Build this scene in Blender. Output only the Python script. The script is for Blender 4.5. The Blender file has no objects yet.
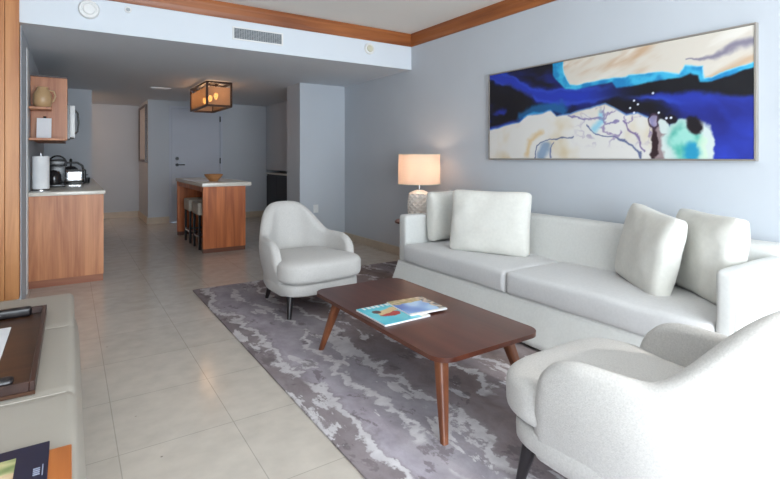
import bpy, bmesh, math, random
from mathutils import Vector, Matrix, noise
random.seed(4)
PI = math.pi
SC = bpy.context.scene
COL = SC.collection

# ------------------------------------------------------------------ camera
cam_d = bpy.data.cameras.new('camera')
cam = bpy.data.objects.new('camera', cam_d)
COL.objects.link(cam)
cam_d.sensor_width = 36.0
cam_d.lens = 485.0 / 780.0 * 36.0
cam_d.shift_y = -(239.5 - 157.0) / 780.0
cam_d.clip_start = 0.05
cam.location = (0, 0, 1.25)
cam.rotation_euler = (PI / 2, 0, -math.radians(33.42))
SC.camera = cam

# ------------------------------------------------------------------ light
SC.view_settings.view_transform = 'Standard'
SC.view_settings.look = 'None'
SC.view_settings.gamma = 1.0
SC.view_settings.use_curve_mapping = False
SC.view_settings.exposure = 0.0

world = bpy.data.worlds.new('sky')
SC.world = world
world.use_nodes = True
wn = world.node_tree
wn.nodes['Background'].inputs[0].default_value = (0.62, 0.78, 1.0, 1)
wn.nodes['Background'].inputs[1].default_value = 1.5

def lamp(name, kind, loc, energy, color, size=None, size_y=None, rot=None, spread=None):
    d = bpy.data.lights.new(name, kind)
    d.energy = energy
    d.color = color
    if kind == 'AREA':
        d.shape = 'RECTANGLE'; d.size = size; d.size_y = size_y
        if spread: d.spread = spread
    elif kind == 'SUN':
        d.angle = size
    else:
        d.shadow_soft_size = size
    o = bpy.data.objects.new(name, d)
    o.location = loc
    if rot: o.rotation_euler = rot
    COL.objects.link(o)
    return o

SUN_DIR = Vector((-0.10, 1.0, -0.535)).normalized()
lamp('sun', 'SUN', (1, -4, 5), 1.9, (1.0, 0.95, 0.88), size=math.radians(2.0),
     rot=SUN_DIR.to_track_quat('-Z', 'Y').to_euler())
# area lamp added for daylight, spanning the balcony opening and the opaque pane
lamp('window_daylight', 'AREA', (0.85, -2.34, 1.3), 310, (0.83, 0.92, 1.0), size=3.5, size_y=2.4,
     rot=(PI / 2, 0, 0))

# ------------------------------------------------------------------ materials
def s2l(c):
    return tuple((x / 12.92 if x <= 0.04045 else ((x + 0.055) / 1.055) ** 2.4) for x in (v / 255.0 for v in c)) + (1.0,)

def mat(name, rgb, rough=0.6, metal=0.0, nscale=None, namt=0.06, bump=0.0, bscale=None, sheen=0.0, spec=0.5, coat=0.0, stretch=None, detail=4):
    m = bpy.data.materials.new(name)
    m.use_nodes = True
    nt = m.node_tree
    b = nt.nodes['Principled BSDF']
    c = s2l(rgb)
    b.inputs['Base Color'].default_value = c
    b.inputs['Roughness'].default_value = rough
    b.inputs['Metallic'].default_value = metal
    b.inputs['Specular IOR Level'].default_value = spec
    if sheen: b.inputs['Sheen Weight'].default_value = sheen
    if coat: b.inputs['Coat Weight'].default_value = coat
    tc = nt.nodes.new('ShaderNodeTexCoord')
    mp = nt.nodes.new('ShaderNodeMapping')
    nt.links.new(tc.outputs['Object'], mp.inputs[0])
    if stretch: mp.inputs['Scale'].default_value = stretch
    n = nt.nodes.new('ShaderNodeTexNoise')
    n.inputs['Scale'].default_value = nscale or 6.0
    n.inputs['Detail'].default_value = detail
    nt.links.new(mp.outputs[0], n.inputs[0])
    r = nt.nodes.new('ShaderNodeValToRGB')
    r.color_ramp.elements[0].position = 0.3
    r.color_ramp.elements[1].position = 0.7
    r.color_ramp.elements[0].color = tuple(x * (1 - namt) for x in c[:3]) + (1,)
    r.color_ramp.elements[1].color = tuple(min(1, x * (1 + namt)) for x in c[:3]) + (1,)
    nt.links.new(n.outputs[0], r.inputs[0])
    nt.links.new(r.outputs[0], b.inputs['Base Color'])
    if bump:
        n2 = nt.nodes.new('ShaderNodeTexNoise')
        n2.inputs['Scale'].default_value = bscale or 200
        n2.inputs['Detail'].default_value = 2
        nt.links.new(tc.outputs['Object'], n2.inputs[0])
        bp = nt.nodes.new('ShaderNodeBump')
        bp.inputs['Strength'].default_value = bump
        bp.inputs['Distance'].default_value = 0.004
        nt.links.new(n2.outputs[0], bp.inputs['Height'])
        nt.links.new(bp.outputs[0], b.inputs['Normal'])
    return m

def wood(name, dark, light, axis='Z', rough=0.4, scale=1.0, coat=0.0, spec=0.5):
    m = bpy.data.materials.new(name)
    m.use_nodes = True
    nt = m.node_tree
    b = nt.nodes['Principled BSDF']
    b.inputs['Roughness'].default_value = rough
    b.inputs['Coat Weight'].default_value = coat
    b.inputs['Specular IOR Level'].default_value = spec
    tc = nt.nodes.new('ShaderNodeTexCoord')
    mp = nt.nodes.new('ShaderNodeMapping')
    s = [7 * scale] * 3
    s['XYZ'.index(axis)] = 0.55 * scale
    mp.inputs['Scale'].default_value = s
    nt.links.new(tc.outputs['Object'], mp.inputs[0])
    n = nt.nodes.new('ShaderNodeTexNoise')
    n.inputs['Scale'].default_value = 1.6
    n.inputs['Detail'].default_value = 6
    n.inputs['Distortion'].default_value = 0.7
    nt.links.new(mp.outputs[0], n.inputs[0])
    mp2 = nt.nodes.new('ShaderNodeMapping')
    s2 = [60 * scale] * 3
    s2['XYZ'.index(axis)] = 1.5 * scale
    mp2.inputs['Scale'].default_value = s2
    nt.links.new(tc.outputs['Object'], mp2.inputs[0])
    n2 = nt.nodes.new('ShaderNodeTexNoise')
    n2.inputs['Scale'].default_value = 1.5
    n2.inputs['Detail'].default_value = 3
    nt.links.new(mp2.outputs[0], n2.inputs[0])
    mx = nt.nodes.new('ShaderNodeMath'); mx.operation = 'MULTIPLY_ADD'
    mx.inputs[1].default_value = 0.2
    nt.links.new(n2.outputs[0], mx.inputs[0])
    m3 = nt.nodes.new('ShaderNodeMath'); m3.operation = 'MULTIPLY'; m3.inputs[1].default_value = 0.8
    nt.links.new(n.outputs[0], m3.inputs[0])
    nt.links.new(m3.outputs[0], mx.inputs[2])
    r = nt.nodes.new('ShaderNodeValToRGB')
    r.color_ramp.elements[0].position = 0.36
    r.color_ramp.elements[1].position = 0.64
    r.color_ramp.elements[0].color = s2l(dark)
    r.color_ramp.elements[1].color = s2l(light)
    nt.links.new(mx.outputs[0], r.inputs[0])
    nt.links.new(r.outputs[0], b.inputs['Base Color'])
    return m

def glow(name, rgb, strength):
    m = bpy.data.materials.new(name); m.use_nodes = True
    b = m.node_tree.nodes['Principled BSDF']
    b.inputs['Base Color'].default_value = s2l(rgb)
    b.inputs['Emission Color'].default_value = s2l(rgb)
    b.inputs['Emission Strength'].default_value = strength
    return m

def attr_mat(name, rough=0.5, coat=0.0):
    m = bpy.data.materials.new(name); m.use_nodes = True
    nt = m.node_tree; b = nt.nodes['Principled BSDF']
    b.inputs['Roughness'].default_value = rough
    b.inputs['Coat Weight'].default_value = coat
    a = nt.nodes.new('ShaderNodeAttribute'); a.attribute_name = 'paint'
    nt.links.new(a.outputs['Color'], b.inputs['Base Color'])
    return m

def tile_mat():
    m = bpy.data.materials.new('stone_tile'); m.use_nodes = True
    nt = m.node_tree; b = nt.nodes['Principled BSDF']
    tc = nt.nodes.new('ShaderNodeTexCoord')
    mp = nt.nodes.new('ShaderNodeMapping')
    mp.inputs['Location'].default_value = (-0.17, -2.32, 0)
    nt.links.new(tc.outputs['Object'], mp.inputs[0])
    br = nt.nodes.new('ShaderNodeTexBrick')
    br.offset = 0.0; br.squash = 1.0
    br.inputs['Scale'].default_value = 1.0
    br.inputs['Brick Width'].default_value = 0.475
    br.inputs['Row Height'].default_value = 0.53
    br.inputs['Mortar Size'].default_value = 0.0024
    br.inputs['Mortar Smooth'].default_value = 0.3
    br.inputs['Color1'].default_value = s2l((205, 196, 185))
    br.inputs['Color2'].default_value = s2l((200, 191, 180))
    br.inputs['Mortar'].default_value = s2l((176, 169, 158))
    nt.links.new(mp.outputs[0], br.inputs[0])
    n = nt.nodes.new('ShaderNodeTexNoise'); n.inputs['Scale'].default_value = 9; n.inputs['Detail'].default_value = 8
    nt.links.new(tc.outputs['Object'], n.inputs[0])
    r = nt.nodes.new('ShaderNodeValToRGB')
    r.color_ramp.elements[0].position = 0.3; r.color_ramp.elements[0].color = (0.86, 0.86, 0.86, 1)
    r.color_ramp.elements[1].position = 0.7; r.color_ramp.elements[1].color = (1, 1, 1, 1)
    nt.links.new(n.outputs[0], r.inputs[0])
    v = nt.nodes.new('ShaderNodeTexVoronoi'); v.inputs['Scale'].default_value = 4.2
    nt.links.new(tc.outputs['Object'], v.inputs[0])
    r2 = nt.nodes.new('ShaderNodeValToRGB')
    r2.color_ramp.elements[0].position = 0.012; r2.color_ramp.elements[0].color = (0.45, 0.43, 0.42, 1)
    r2.color_ramp.elements[1].position = 0.03; r2.color_ramp.elements[1].color = (1, 1, 1, 1)
    nt.links.new(v.outputs['Distance'], r2.inputs[0])
    m1 = nt.nodes.new('ShaderNodeMixRGB'); m1.blend_type = 'MULTIPLY'; m1.inputs[0].default_value = 1
    nt.links.new(br.outputs[0], m1.inputs[1]); nt.links.new(r.outputs[0], m1.inputs[2])
    m2 = nt.nodes.new('ShaderNodeMixRGB'); m2.blend_type = 'MULTIPLY'; m2.inputs[0].default_value = 1
    nt.links.new(m1.outputs[0], m2.inputs[1]); nt.links.new(r2.outputs[0], m2.inputs[2])
    nt.links.new(m2.outputs[0], b.inputs['Base Color'])
    b.inputs['Roughness'].default_value = 0.15
    b.inputs['Specular IOR Level'].default_value = 0.42
    return m

def rug_mat():
    m = bpy.data.materials.new('rug_pile'); m.use_nodes = True
    nt = m.node_tree; b = nt.nodes['Principled BSDF']
    b.inputs['Roughness'].default_value = 0.95
    b.inputs['Specular IOR Level'].default_value = 0.1
    tc = nt.nodes.new('ShaderNodeTexCoord')
    def N(scale, st, detail=5, dist=0.0, loc=(0, 0, 0), rough=0.55):
        mp = nt.nodes.new('ShaderNodeMapping')
        mp.inputs['Scale'].default_value = st; mp.inputs['Location'].default_value = loc
        nt.links.new(tc.outputs['Object'], mp.inputs[0])
        n = nt.nodes.new('ShaderNodeTexNoise')
        n.inputs['Scale'].default_value = scale; n.inputs['Detail'].default_value = detail
        n.inputs['Distortion'].default_value = dist; n.inputs['Roughness'].default_value = rough
        nt.links.new(mp.outputs[0], n.inputs[0])
        return n.outputs[0]
    def ramp(src, stops):
        r = nt.nodes.new('ShaderNodeValToRGB')
        el = r.color_ramp.elements
        while len(el) < len(stops): el.new(0.5)
        for e, (p, c) in zip(el, stops):
            e.position = p; e.color = c
        nt.links.new(src, r.inputs[0]); return r.outputs[0]
    def mix(f, a, c, mode='MIX'):
        x = nt.nodes.new('ShaderNodeMixRGB'); x.blend_type = mode
        if isinstance(f, (int, float)): x.inputs[0].default_value = f
        else: nt.links.new(f, x.inputs[0])
        nt.links.new(a, x.inputs[1]); nt.links.new(c, x.inputs[2]); return x.outputs[0]
    W = (1, 1, 1, 1); K = (0, 0, 0, 1)
    def math_(op, a, c):
        x = nt.nodes.new('ShaderNodeMath'); x.operation = op
        for k, q in enumerate((a, c)):
            if isinstance(q, (int, float)): x.inputs[k].default_value = q
            else: nt.links.new(q, x.inputs[k])
        return x.outputs[0]
    sep = nt.nodes.new('ShaderNodeSeparateXYZ'); nt.links.new(tc.outputs['Object'], sep.inputs[0])
    slow = math_('MULTIPLY', math_('SUBTRACT', N(1.25, (1, 0.8, 1), 2, 0.0, (2.3, 1.1, 0)), 0.5), 0.55)
    fine = math_('MULTIPLY', math_('SUBTRACT', N(7.5, (1, 1.0, 1), 6, 0.0, (4.3, 0.1, 0), 0.62), 0.5), 0.30)
    w = math_('ADD', math_('ADD', sep.outputs[0], slow), fine)
    t = math_('DIVIDE', math_('SUBTRACT', w, 0.9), 2.4)
    zones = [(0.0, (142, 134, 137)), (0.07, (142, 134, 137)), (0.10, (172, 166, 176)), (0.15, (158, 153, 160)), (0.24, (158, 154, 161)), (0.27, (150, 142, 146)), (0.36, (136, 124, 124)), (0.42, (154, 146, 150)), (0.52, (134, 121, 118)), (0.60, (150, 141, 143)), (0.72, (132, 119, 116)), (0.82, (154, 146, 149)), (0.95, (134, 122, 122))]
    c = ramp(t, [(p, s2l(q)) for p, q in zones])
    mott = ramp(N(5, (1.2, 0.8, 1), 6, 0.3, (1, 5, 0), 0.65), [(0.35, (0.85, 0.82, 0.82, 1)), (0.62, (1.16, 1.14, 1.13, 1))])
    c = mix(1.0, c, mott, 'MULTIPLY')
    lines = [(0.06, 0.078), (0.165, 0.178), (0.262, 0.278), (0.375, 0.388), (0.47, 0.486), (0.575, 0.588), (0.67, 0.686), (0.78, 0.794), (0.90, 0.915)]
    st = []
    for a_, b_ in lines: st += [(a_ - 0.004, K), (a_, W), (b_, W), (b_ + 0.004, K)]
    r1 = ramp(t, st[:28]); r2 = ramp(t, st[28:])
    lm = mix(1.0, r1, r2, 'ADD')
    gate = ramp(N(2.1, (1.4, 0.7, 1), 3, 0.0, (9.2, 4.4, 0)), [(0.40, K), (0.44, W)])
    lm = mix(1.0, lm, gate, 'MULTIPLY')
    isl = ramp(N(3.0, (1.5, 0.62, 1), 7, 0.25, (1.7, 0.4, 0), 0.66), [(0.572, K), (0.592, W)])
    sm = mix(1.0, lm, isl, 'LIGHTEN')
    pale = ramp(N(14, (1, 1, 1), 3), [(0.3, s2l((194, 189, 192))), (0.7, s2l((214, 210, 212)))])
    c = mix(sm, c, pale)
    dk = ramp(N(4.0, (1.4, 0.8, 1), 7, 0.2, (5.7, 2.4, 0), 0.68), [(0.58, K), (0.61, W)])
    dc = ramp(N(10, (1, 1, 1), 3), [(0.3, s2l((100, 90, 94))), (0.7, s2l((122, 112, 116)))])
    c = mix(math_('MULTIPLY', dk, 0.6), c, dc)
    nt.links.new(c, b.inputs['Base Color'])
    n2 = N(260, (1, 1, 1), 2)
    bp = nt.nodes.new('ShaderNodeBump'); bp.inputs['Strength'].default_value = 0.6; bp.inputs['Distance'].default_value = 0.004
    nt.links.new(n2, bp.inputs['Height']); nt.links.new(bp.outputs[0], b.inputs['Normal'])
    return m

M = {}
M['wall'] = mat('wall_paint', (196, 201, 207), 0.85, nscale=2, namt=0.015, spec=0.2)
M['ceil'] = mat('ceiling_paint', (238, 234, 227), 0.9, nscale=2, namt=0.01, spec=0.1)
M['soffit'] = mat('soffit_paint', (222, 228, 234), 0.85, nscale=2, namt=0.01, spec=0.15)
M['tile'] = tile_mat()
M['base'] = mat('stone_skirting', (196, 180, 160), 0.35, nscale=9, namt=0.06)
M['crown'] = wood('crown_wood', (130, 70, 32), (168, 100, 52), 'X', 0.4)
M['crown_y'] = wood('crown_wood_long', (130, 70, 32), (168, 100, 52), 'Y', 0.4)
M['panel'] = wood('panel_wood', (172, 108, 62), (208, 146, 92), 'Z', 0.4)
M['cab'] = wood('cabinet_wood', (166, 98, 60), (206, 140, 94), 'Z', 0.4)
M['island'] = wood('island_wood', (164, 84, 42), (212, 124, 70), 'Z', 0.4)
M['cabplinth'] = wood('cabinet_plinth_wood', (136, 80, 56), (170, 110, 80), 'X', 0.45)
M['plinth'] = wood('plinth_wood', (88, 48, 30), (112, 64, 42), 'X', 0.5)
M['board'] = wood('board_wood', (176, 96, 44), (205, 124, 62), 'Y', 0.4)
M['table'] = wood('walnut_top', (70, 34, 24), (94, 50, 36), 'Y', 0.30, 0.8, spec=0.45)
M['tleg'] = wood('table_leg_wood', (98, 52, 31), (134, 80, 50), 'Z', 0.4)
M['darkwood'] = wood('dark_wood', (44, 27, 23), (72, 46, 38), 'Y', 0.35)
M['darkcab'] = mat('dark_cabinet', (44, 46, 54), 0.5)
M['sofa'] = mat('sofa_linen', (216, 216, 212), 0.95, nscale=60, namt=0.03, bump=0.25, bscale=420, sheen=0.15, spec=0.15)
M['sofaseat'] = mat('sofa_seat_linen', (211, 210, 209), 0.95, nscale=60, namt=0.03, bump=0.25, bscale=420, sheen=0.15, spec=0.15)
M['cushion'] = mat('cushion_linen', (222, 220, 212), 0.95, nscale=40, namt=0.03, bump=0.25, bscale=380, sheen=0.15, spec=0.15)
M['chair'] = mat('chair_boucle', (197, 194, 190), 0.97, nscale=160, namt=0.09, bump=0.6, bscale=330, sheen=0.2, spec=0.12)
M['bench'] = mat('bench_leatherette', (172, 165, 154), 0.55, nscale=5, namt=0.02, bump=0.08, bscale=250)
M['legblack'] = mat('black_leg', (30, 26, 28), 0.3)
M['stone'] = mat('quartz_worktop', (222, 216, 204), 0.18, nscale=30, namt=0.04)
M['blackp'] = mat('black_plastic', (24, 24, 27), 0.25)
M['chrome'] = mat('brushed_steel', (200, 200, 202), 0.22, metal=1.0)
M['white'] = mat('white_plastic', (232, 232, 230), 0.4)
M['doorw'] = mat('door_paint', (196, 201, 212), 0.6, nscale=2, namt=0.01)
M['paper'] = mat('paper', (236, 236, 238), 0.8)
M['tissue'] = mat('paper_towel', (240, 240, 240), 0.95, bump=0.4, bscale=90)
M['ceramic'] = mat('cream_ceramic', (240, 232, 222), 0.35, nscale=8, namt=0.03)
M['jug'] = mat('tan_stoneware', (196, 160, 118), 0.35, nscale=12, namt=0.05)
M['bowl'] = wood('bowl_wood', (150, 100, 58), (186, 132, 84), 'X', 0.5)
M['metal_dark'] = mat('bronze_frame', (58, 38, 28), 0.4, metal=0.6)
M['vent'] = mat('vent_grey', (176, 180, 182), 0.5)
M['ventdark'] = mat('vent_dark', (70, 74, 80), 0.8)
M['beige'] = mat('beige_disc', (206, 202, 180), 0.6)
M['navy'] = mat('navy_card', (28, 30, 54), 0.45)
M['frame_silver'] = mat('champagne_frame', (158, 151, 143), 0.4, metal=0.2)
M['stoolseat'] = mat('stool_fabric', (190, 180, 166), 0.9)
M['artmat'] = mat('pale_print', (206, 202, 200), 0.6, nscale=9, namt=0.08)

# ------------------------------------------------------------------ helpers
def link(name, bm, m, parent=None, loc=None, rot=None, smooth=True, angle=40):
    me = bpy.data.meshes.new(name)
    bmesh.ops.recalc_face_normals(bm, faces=bm.faces)
    bm.to_mesh(me); bm.free()
    if m: me.materials.append(m)
    if smooth:
        for p in me.polygons: p.use_smooth = True
        try: me.set_sharp_from_angle(angle=math.radians(angle))
        except Exception: pass
    o = bpy.data.objects.new(name, me)
    COL.objects.link(o)
    if parent: o.parent = parent
    if loc: o.location = loc
    if rot: o.rotation_euler = rot
    return o

def thing(name, label, cat, loc=(0, 0, 0), rz=0, group=None):
    o = bpy.data.objects.new(name, None)
    COL.objects.link(o)
    o.empty_display_size = 0.1
    o.location = loc; o.rotation_euler = (0, 0, rz)
    o['label'] = label; o['category'] = cat
    if group: o['group'] = group
    return o

def tag(o, label, cat, group=None):
    o['label'] = label; o['category'] = cat
    if group: o['group'] = group
    return o

def struct(name, bm, m, parent=None, smooth=False):
    o = link(name, bm, m, parent, smooth=smooth)
    if not parent: o['kind'] = 'structure'
    return o

def addbox(bm, x0, x1, y0, y1, z0, z1, bev=0.0, seg=2):
    c = ((x0 + x1) / 2, (y0 + y1) / 2, (z0 + z1) / 2)
    mtx = Matrix.Translation(c) @ Matrix.Diagonal((abs(x1 - x0), abs(y1 - y0), abs(z1 - z0), 1))
    r = bmesh.ops.create_cube(bm, size=1.0, matrix=mtx)
    if bev > 0:
        es = set()
        for v in r['verts']:
            for e in v.link_edges: es.add(e)
        bmesh.ops.bevel(bm, geom=list(es), offset=bev, segments=seg, profile=0.5, affect='EDGES')
    return bm

def box(x0, x1, y0, y1, z0, z1, bev=0.0, seg=2):
    return addbox(bmesh.new(), x0, x1, y0, y1, z0, z1, bev, seg)

def prism(bm, pts, z0, z1, bev=0.0, seg=2):
    lo = [bm.verts.new((x, y, z0)) for x, y in pts]
    hi = [bm.verts.new((x, y, z1)) for x, y in pts]
    n = len(pts)
    fb = bm.faces.new(lo[::-1]); ft = bm.faces.new(hi)
    for i in range(n):
        bm.faces.new((lo[i], lo[(i + 1) % n], hi[(i + 1) % n], hi[i]))
    if bev:
        es = list(fb.edges) + list(ft.edges)
        bmesh.ops.bevel(bm, geom=es, offset=bev, segments=seg, profile=0.5, affect='EDGES')
    return bm

def rrect(x0, x1, y0, y1, r, n=8):
    pts = []
    for cx, cy, a0 in ((x1 - r, y1 - r, 0), (x0 + r, y1 - r, PI / 2), (x0 + r, y0 + r, PI), (x1 - r, y0 + r, 1.5 * PI)):
        for i in range(n + 1):
            a = a0 + PI / 2 * i / n
            pts.append((cx + r * math.cos(a), cy + r * math.sin(a)))
    return pts

def lathe(prof, n=48, bm=None, cx=0, cy=0, rf=None):
    bm = bm or bmesh.new()
    rings = []
    for r, z in prof:
        ring = []
        for i in range(n):
            a = 2 * PI * i / n
            rr = r + (rf(a, z) if rf and r > 1e-4 else 0)
            ring.append(bm.verts.new((cx + rr * math.cos(a), cy + rr * math.sin(a), z)))
        rings.append(ring)
    for a, b in zip(rings, rings[1:]):
        for i in range(n):
            bm.faces.new((a[i], a[(i + 1) % n], b[(i + 1) % n], b[i]))
    if prof[0][0] > 1e-4: bm.faces.new(rings[0][::-1])
    if prof[-1][0] > 1e-4: bm.faces.new(rings[-1])
    bmesh.ops.remove_doubles(bm, verts=[v for rg in (rings[0], rings[-1]) for v in rg], dist=1e-6)
    return bm

def tube(bm, pts, r0, r1=None, n=12, caps=True):
    r1 = r0 if r1 is None else r1
    pts = [Vector(p) for p in pts]
    L = len(pts); rings = []
    up = None
    for i, p in enumerate(pts):
        t = (pts[min(i + 1, L - 1)] - pts[max(i - 1, 0)]).normalized()
        if up is None:
            up = Vector((0, 0, 1)) if abs(t.z) < 0.9 else Vector((1, 0, 0))
        s = t.cross(up).normalized(); u = s.cross(t).normalized(); up = u
        r = r0 + (r1 - r0) * i / (L - 1)
        rings.append([bm.verts.new(p + (s * math.cos(2 * PI * k / n) + u * math.sin(2 * PI * k / n)) * r) for k in range(n)])
    for a, b in zip(rings, rings[1:]):
        for k in range(n):
            bm.faces.new((a[k], a[(k + 1) % n], b[(k + 1) % n], b[k]))
    if caps:
        bm.faces.new(rings[0][::-1]); bm.faces.new(rings[-1])
    return bm

def rbox(w, d, h, r, step=0.03, fn=None):
    """soft box centred on the origin: surface grid pulled on to a rounded box, then fn(v)->v"""
    bm = bmesh.new()
    cache = {}
    def key(p): return tuple(round(c, 5) for c in p)
    def vert(p):
        k = key(p)
        if k not in cache: cache[k] = bm.verts.new(p)
        return cache[k]
    half = (w / 2, d / 2, h / 2)
    def ticks(H):
        inner = H - r
        n = max(1, int(round(2 * inner / step))) if inner > 1e-4 else 1
        a = [-inner + 2 * inner * i / n for i in range(n + 1)]
        k = 4
        lead = [-H + r * (1 - math.cos(PI / 2 * i / k)) * 1.0 for i in range(k)]
        tail = [-x for x in reversed(lead)]
        return lead + a + tail
    T = [ticks(H) for H in half]
    for ax in range(3):
        o1, o2 = [i for i in range(3) if i != ax]
        for s in (-1, 1):
            for i in range(len(T[o1]) - 1):
                for j in range(len(T[o2]) - 1):
                    q = []
                    for di, dj in ((0, 0), (1, 0), (1, 1), (0, 1)):
                        p = [0, 0, 0]
                        p[ax] = s * half[ax]; p[o1] = T[o1][i + di]; p[o2] = T[o2][j + dj]
                        q.append(vert(p))
                    try: bm.faces.new(q)
                    except ValueError: pass
    for v in bm.verts:
        p = v.co
        q = Vector([max(-(half[i] - r), min(half[i] - r, p[i])) for i in range(3)])
        n = p - q
        if n.length > 1e-7:
            v.co = q + n.normalized() * r
    if fn:
        for v in bm.verts: v.co = fn(v.co.copy())
    return bm

def superell(a, b, c, e1, e2, nu=48, nv=28, fn=None):
    bm = bmesh.new()
    def sp(x, e): return math.copysign(abs(x) ** e, x)
    rings = []
    for j in range(nv + 1):
        v = -PI / 2 + PI * j / nv
        ring = []
        for i in range(nu):
            u = 2 * PI * i / nu
            ring.append(bm.verts.new((a * sp(math.cos(v), e1) * sp(math.cos(u), e2), b * sp(math.cos(v), e1) * sp(math.sin(u), e2), c * sp(math.sin(v), e1))))
        rings.append(ring)
    for A, B in zip(rings, rings[1:]):
        for i in range(nu):
            bm.faces.new((A[i], A[(i + 1) % nu], B[(i + 1) % nu], B[i]))
    bmesh.ops.remove_doubles(bm, verts=bm.verts, dist=1e-5)
    if fn:
        for v in bm.verts: v.co = fn(v.co.copy())
    return bm

def nz(p, s, seed=0):
    return noise.noise(Vector((p[0] * s + seed * 7.3, p[1] * s + seed * 3.1, p[2] * s - seed * 5.7)))

def merge(bms):
    out = bmesh.new()
    for b in bms:
        me = bpy.data.meshes.new('tmp'); b.to_mesh(me); b.free()
        out.from_mesh(me); bpy.data.meshes.remove(me)
    return out

def xform(bm, mtx):
    bmesh.ops.transform(bm, matrix=mtx, verts=bm.verts)
    return bm

# ------------------------------------------------------------------ room shell
XR, XL = 3.5, -1.15
HZ, LZ = 2.75, 2.32
YS = 4.83
struct('floor', box(-2.6, 5.6, -2.4, 11.6, -0.1, 0), M['tile'])
struct('ceiling', box(XL - 0.1, XR + 0.1, -2.4, YS, HZ, HZ + 0.1), M['ceil'])
struct('ceiling_kitchen', box(-2.6, 5.6, YS, 11.6, LZ, HZ + 0.1), M['soffit'])
struct('wall_right', box(XR, XR + 0.1, -2.4, 6.56, 0, LZ), M['wall'])
struct('wall_right_upper', box(XR, XR + 0.1, -2.4, YS, LZ, HZ), M['wall'])
struct('wall_left', box(XL - 0.1, XL, -2.4, 4.8, 0, HZ), M['wall'])
struct('wall_kitchen_left', box(-0.45, -0.33, 4.93, 9.09, 0, LZ), M['wall'])
struct('wall_pier', box(2.77, 3.6, 6.56, 7.06, 0, LZ), M['wall'])
struct('wall_kitchen_end', box(-0.45, 0.29, 9.09, 9.21, 0, LZ), M['wall'])
struct('wall_corridor_left', box(-2.6, -2.5, 9.09, 11.4, 0, LZ), M['wall'])
struct('wall_corridor_front', box(-2.6, -0.45, 9.09, 9.21, 0, LZ), M['wall'])
struct('wall_corridor_end', box(-2.6, 1.21, 11.4, 11.5, 0, LZ), M['wall'])
struct('wall_corridor_right', box(1.21, 1.31, 10.1, 11.5, 0, LZ), M['wall'])
# wall around the entrance door
bm = bmesh.new()
addbox(bm, 1.21, 1.60, 10.0, 10.1, 0, LZ)
addbox(bm, 2.53, 3.9, 10.0, 10.1, 0, LZ)
addbox(bm, 1.60, 2.53, 10.0, 10.1, 2.20, LZ)
struct('wall_entrance', bm, M['wall'])
# wall over the built-in cabinet in the entrance
bm = bmesh.new()
addbox(bm, 3.46, 3.9, 7.06, 10.0, 0.98, LZ)
addbox(bm, 3.80, 3.9, 7.06, 10.0, 0, 0.98)
struct('wall_entrance_right', bm, M['wall'])
# back (balcony) wall with a wide opening behind the camera
WX0, WX1, WZ = 1.62, 3.28, 2.5
VX0, VX1 = -0.95, 1.40
bm = bmesh.new()
for a, b in ((XL - 0.1, VX0), (VX1, WX0), (WX1, XR + 0.1)): addbox(bm, a, b, -2.5, -2.4, 0, HZ)
addbox(bm, VX0, VX1, -2.5, -2.4, WZ, HZ); addbox(bm, WX0, WX1, -2.5, -2.4, WZ, HZ)
struct('wall_back', bm, M['wall'])
def window_frame(name, a, b):
    bm = bmesh.new()
    addbox(bm, a, a + 0.04, -2.48, -2.42, 0, WZ); addbox(bm, b - 0.04, b, -2.48, -2.42, 0, WZ)
    addbox(bm, a + 0.04, b - 0.04, -2.48, -2.42, WZ - 0.04, WZ)
    return struct(name, bm, M['white'])
window_frame('window_1', WX0, WX1)
w2 = window_frame('added_window', VX0, VX1)  # unseen frame, added to hold the pane that blocks the sun
link('sun_block_pane', box(VX0 + 0.04, VX1 - 0.04, -2.455, -2.445, 0, WZ - 0.04), M['paper'], w2, smooth=False)  # opaque pane added out of view to keep direct sun off the rug
# baseboards
struct('baseboard_right', box(XR - 0.015, XR, -2.39, 6.545, 0, 0.105), M['base'])
struct('baseboard_pier', merge([box(2.755, 3.485, 6.545, 6.56, 0, 0.105), box(2.755, 2.77, 6.56, 7.06, 0, 0.105)]), M['base'])
struct('baseboard_entrance', merge([box(1.21, 1.60, 9.985, 10.0, 0, 0.12), box(2.53, 3.44, 9.985, 10.0, 0, 0.12)]), M['base'])
struct('baseboard_corridor', merge([box(-2.5, 1.195, 11.385, 11.4, 0, 0.12), box(1.195, 1.21, 10.0, 11.4, 0, 0.12)]), M['base'])
# wooden crown moulding
def crown_profile(bm, p0, p1, inward):
    prof = [(0, 2.60), (0.012, 2.60), (0.014, 2.62), (0.022, 2.65), (0.026, 2.70), (0.032, 2.715), (0.032, 2.75), (0, 2.75)]
    a = [bm.verts.new((p0[0] + inward[0] * d, p0[1] + inward[1] * d, z)) for d, z in prof]
    b = [bm.verts.new((p1[0] + inward[0] * d, p1[1] + inward[1] * d, z)) for d, z in prof]
    n = len(prof)
    for i in range(n): bm.faces.new((a[i], a[(i + 1) % n], b[(i + 1) % n], b[i]))
    bm.faces.new(a[::-1]); bm.faces.new(b)
    return bm
struct('trim_1', crown_profile(bmesh.new(), (-0.33, YS), (XR, YS), (0, -1)), M['crown'])
struct('trim_2', crown_profile(bmesh.new(), (XR, -2.39), (XR, YS), (-1, 0)), M['crown_y'])
# full height timber panelling left of the kitchen
bm = bmesh.new()
for x0, x1 in ((-1.14, -0.79), (-0.787, -0.425), (-0.422, -0.335)):
    addbox(bm, x0, x1, YS - 0.03, YS + 0.1, 0.13, HZ - 0.001, 0.002, 1)
struct('trim_3', bm, M['panel'])
struct('trim_4', box(-1.14, -0.35, YS - 0.005, YS + 0.1, 0, 0.13), M['base'])
struct('trim_5', box(-0.33, -0.324, 5.50, 5.66, 0, 2.24), M['white'])

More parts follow.
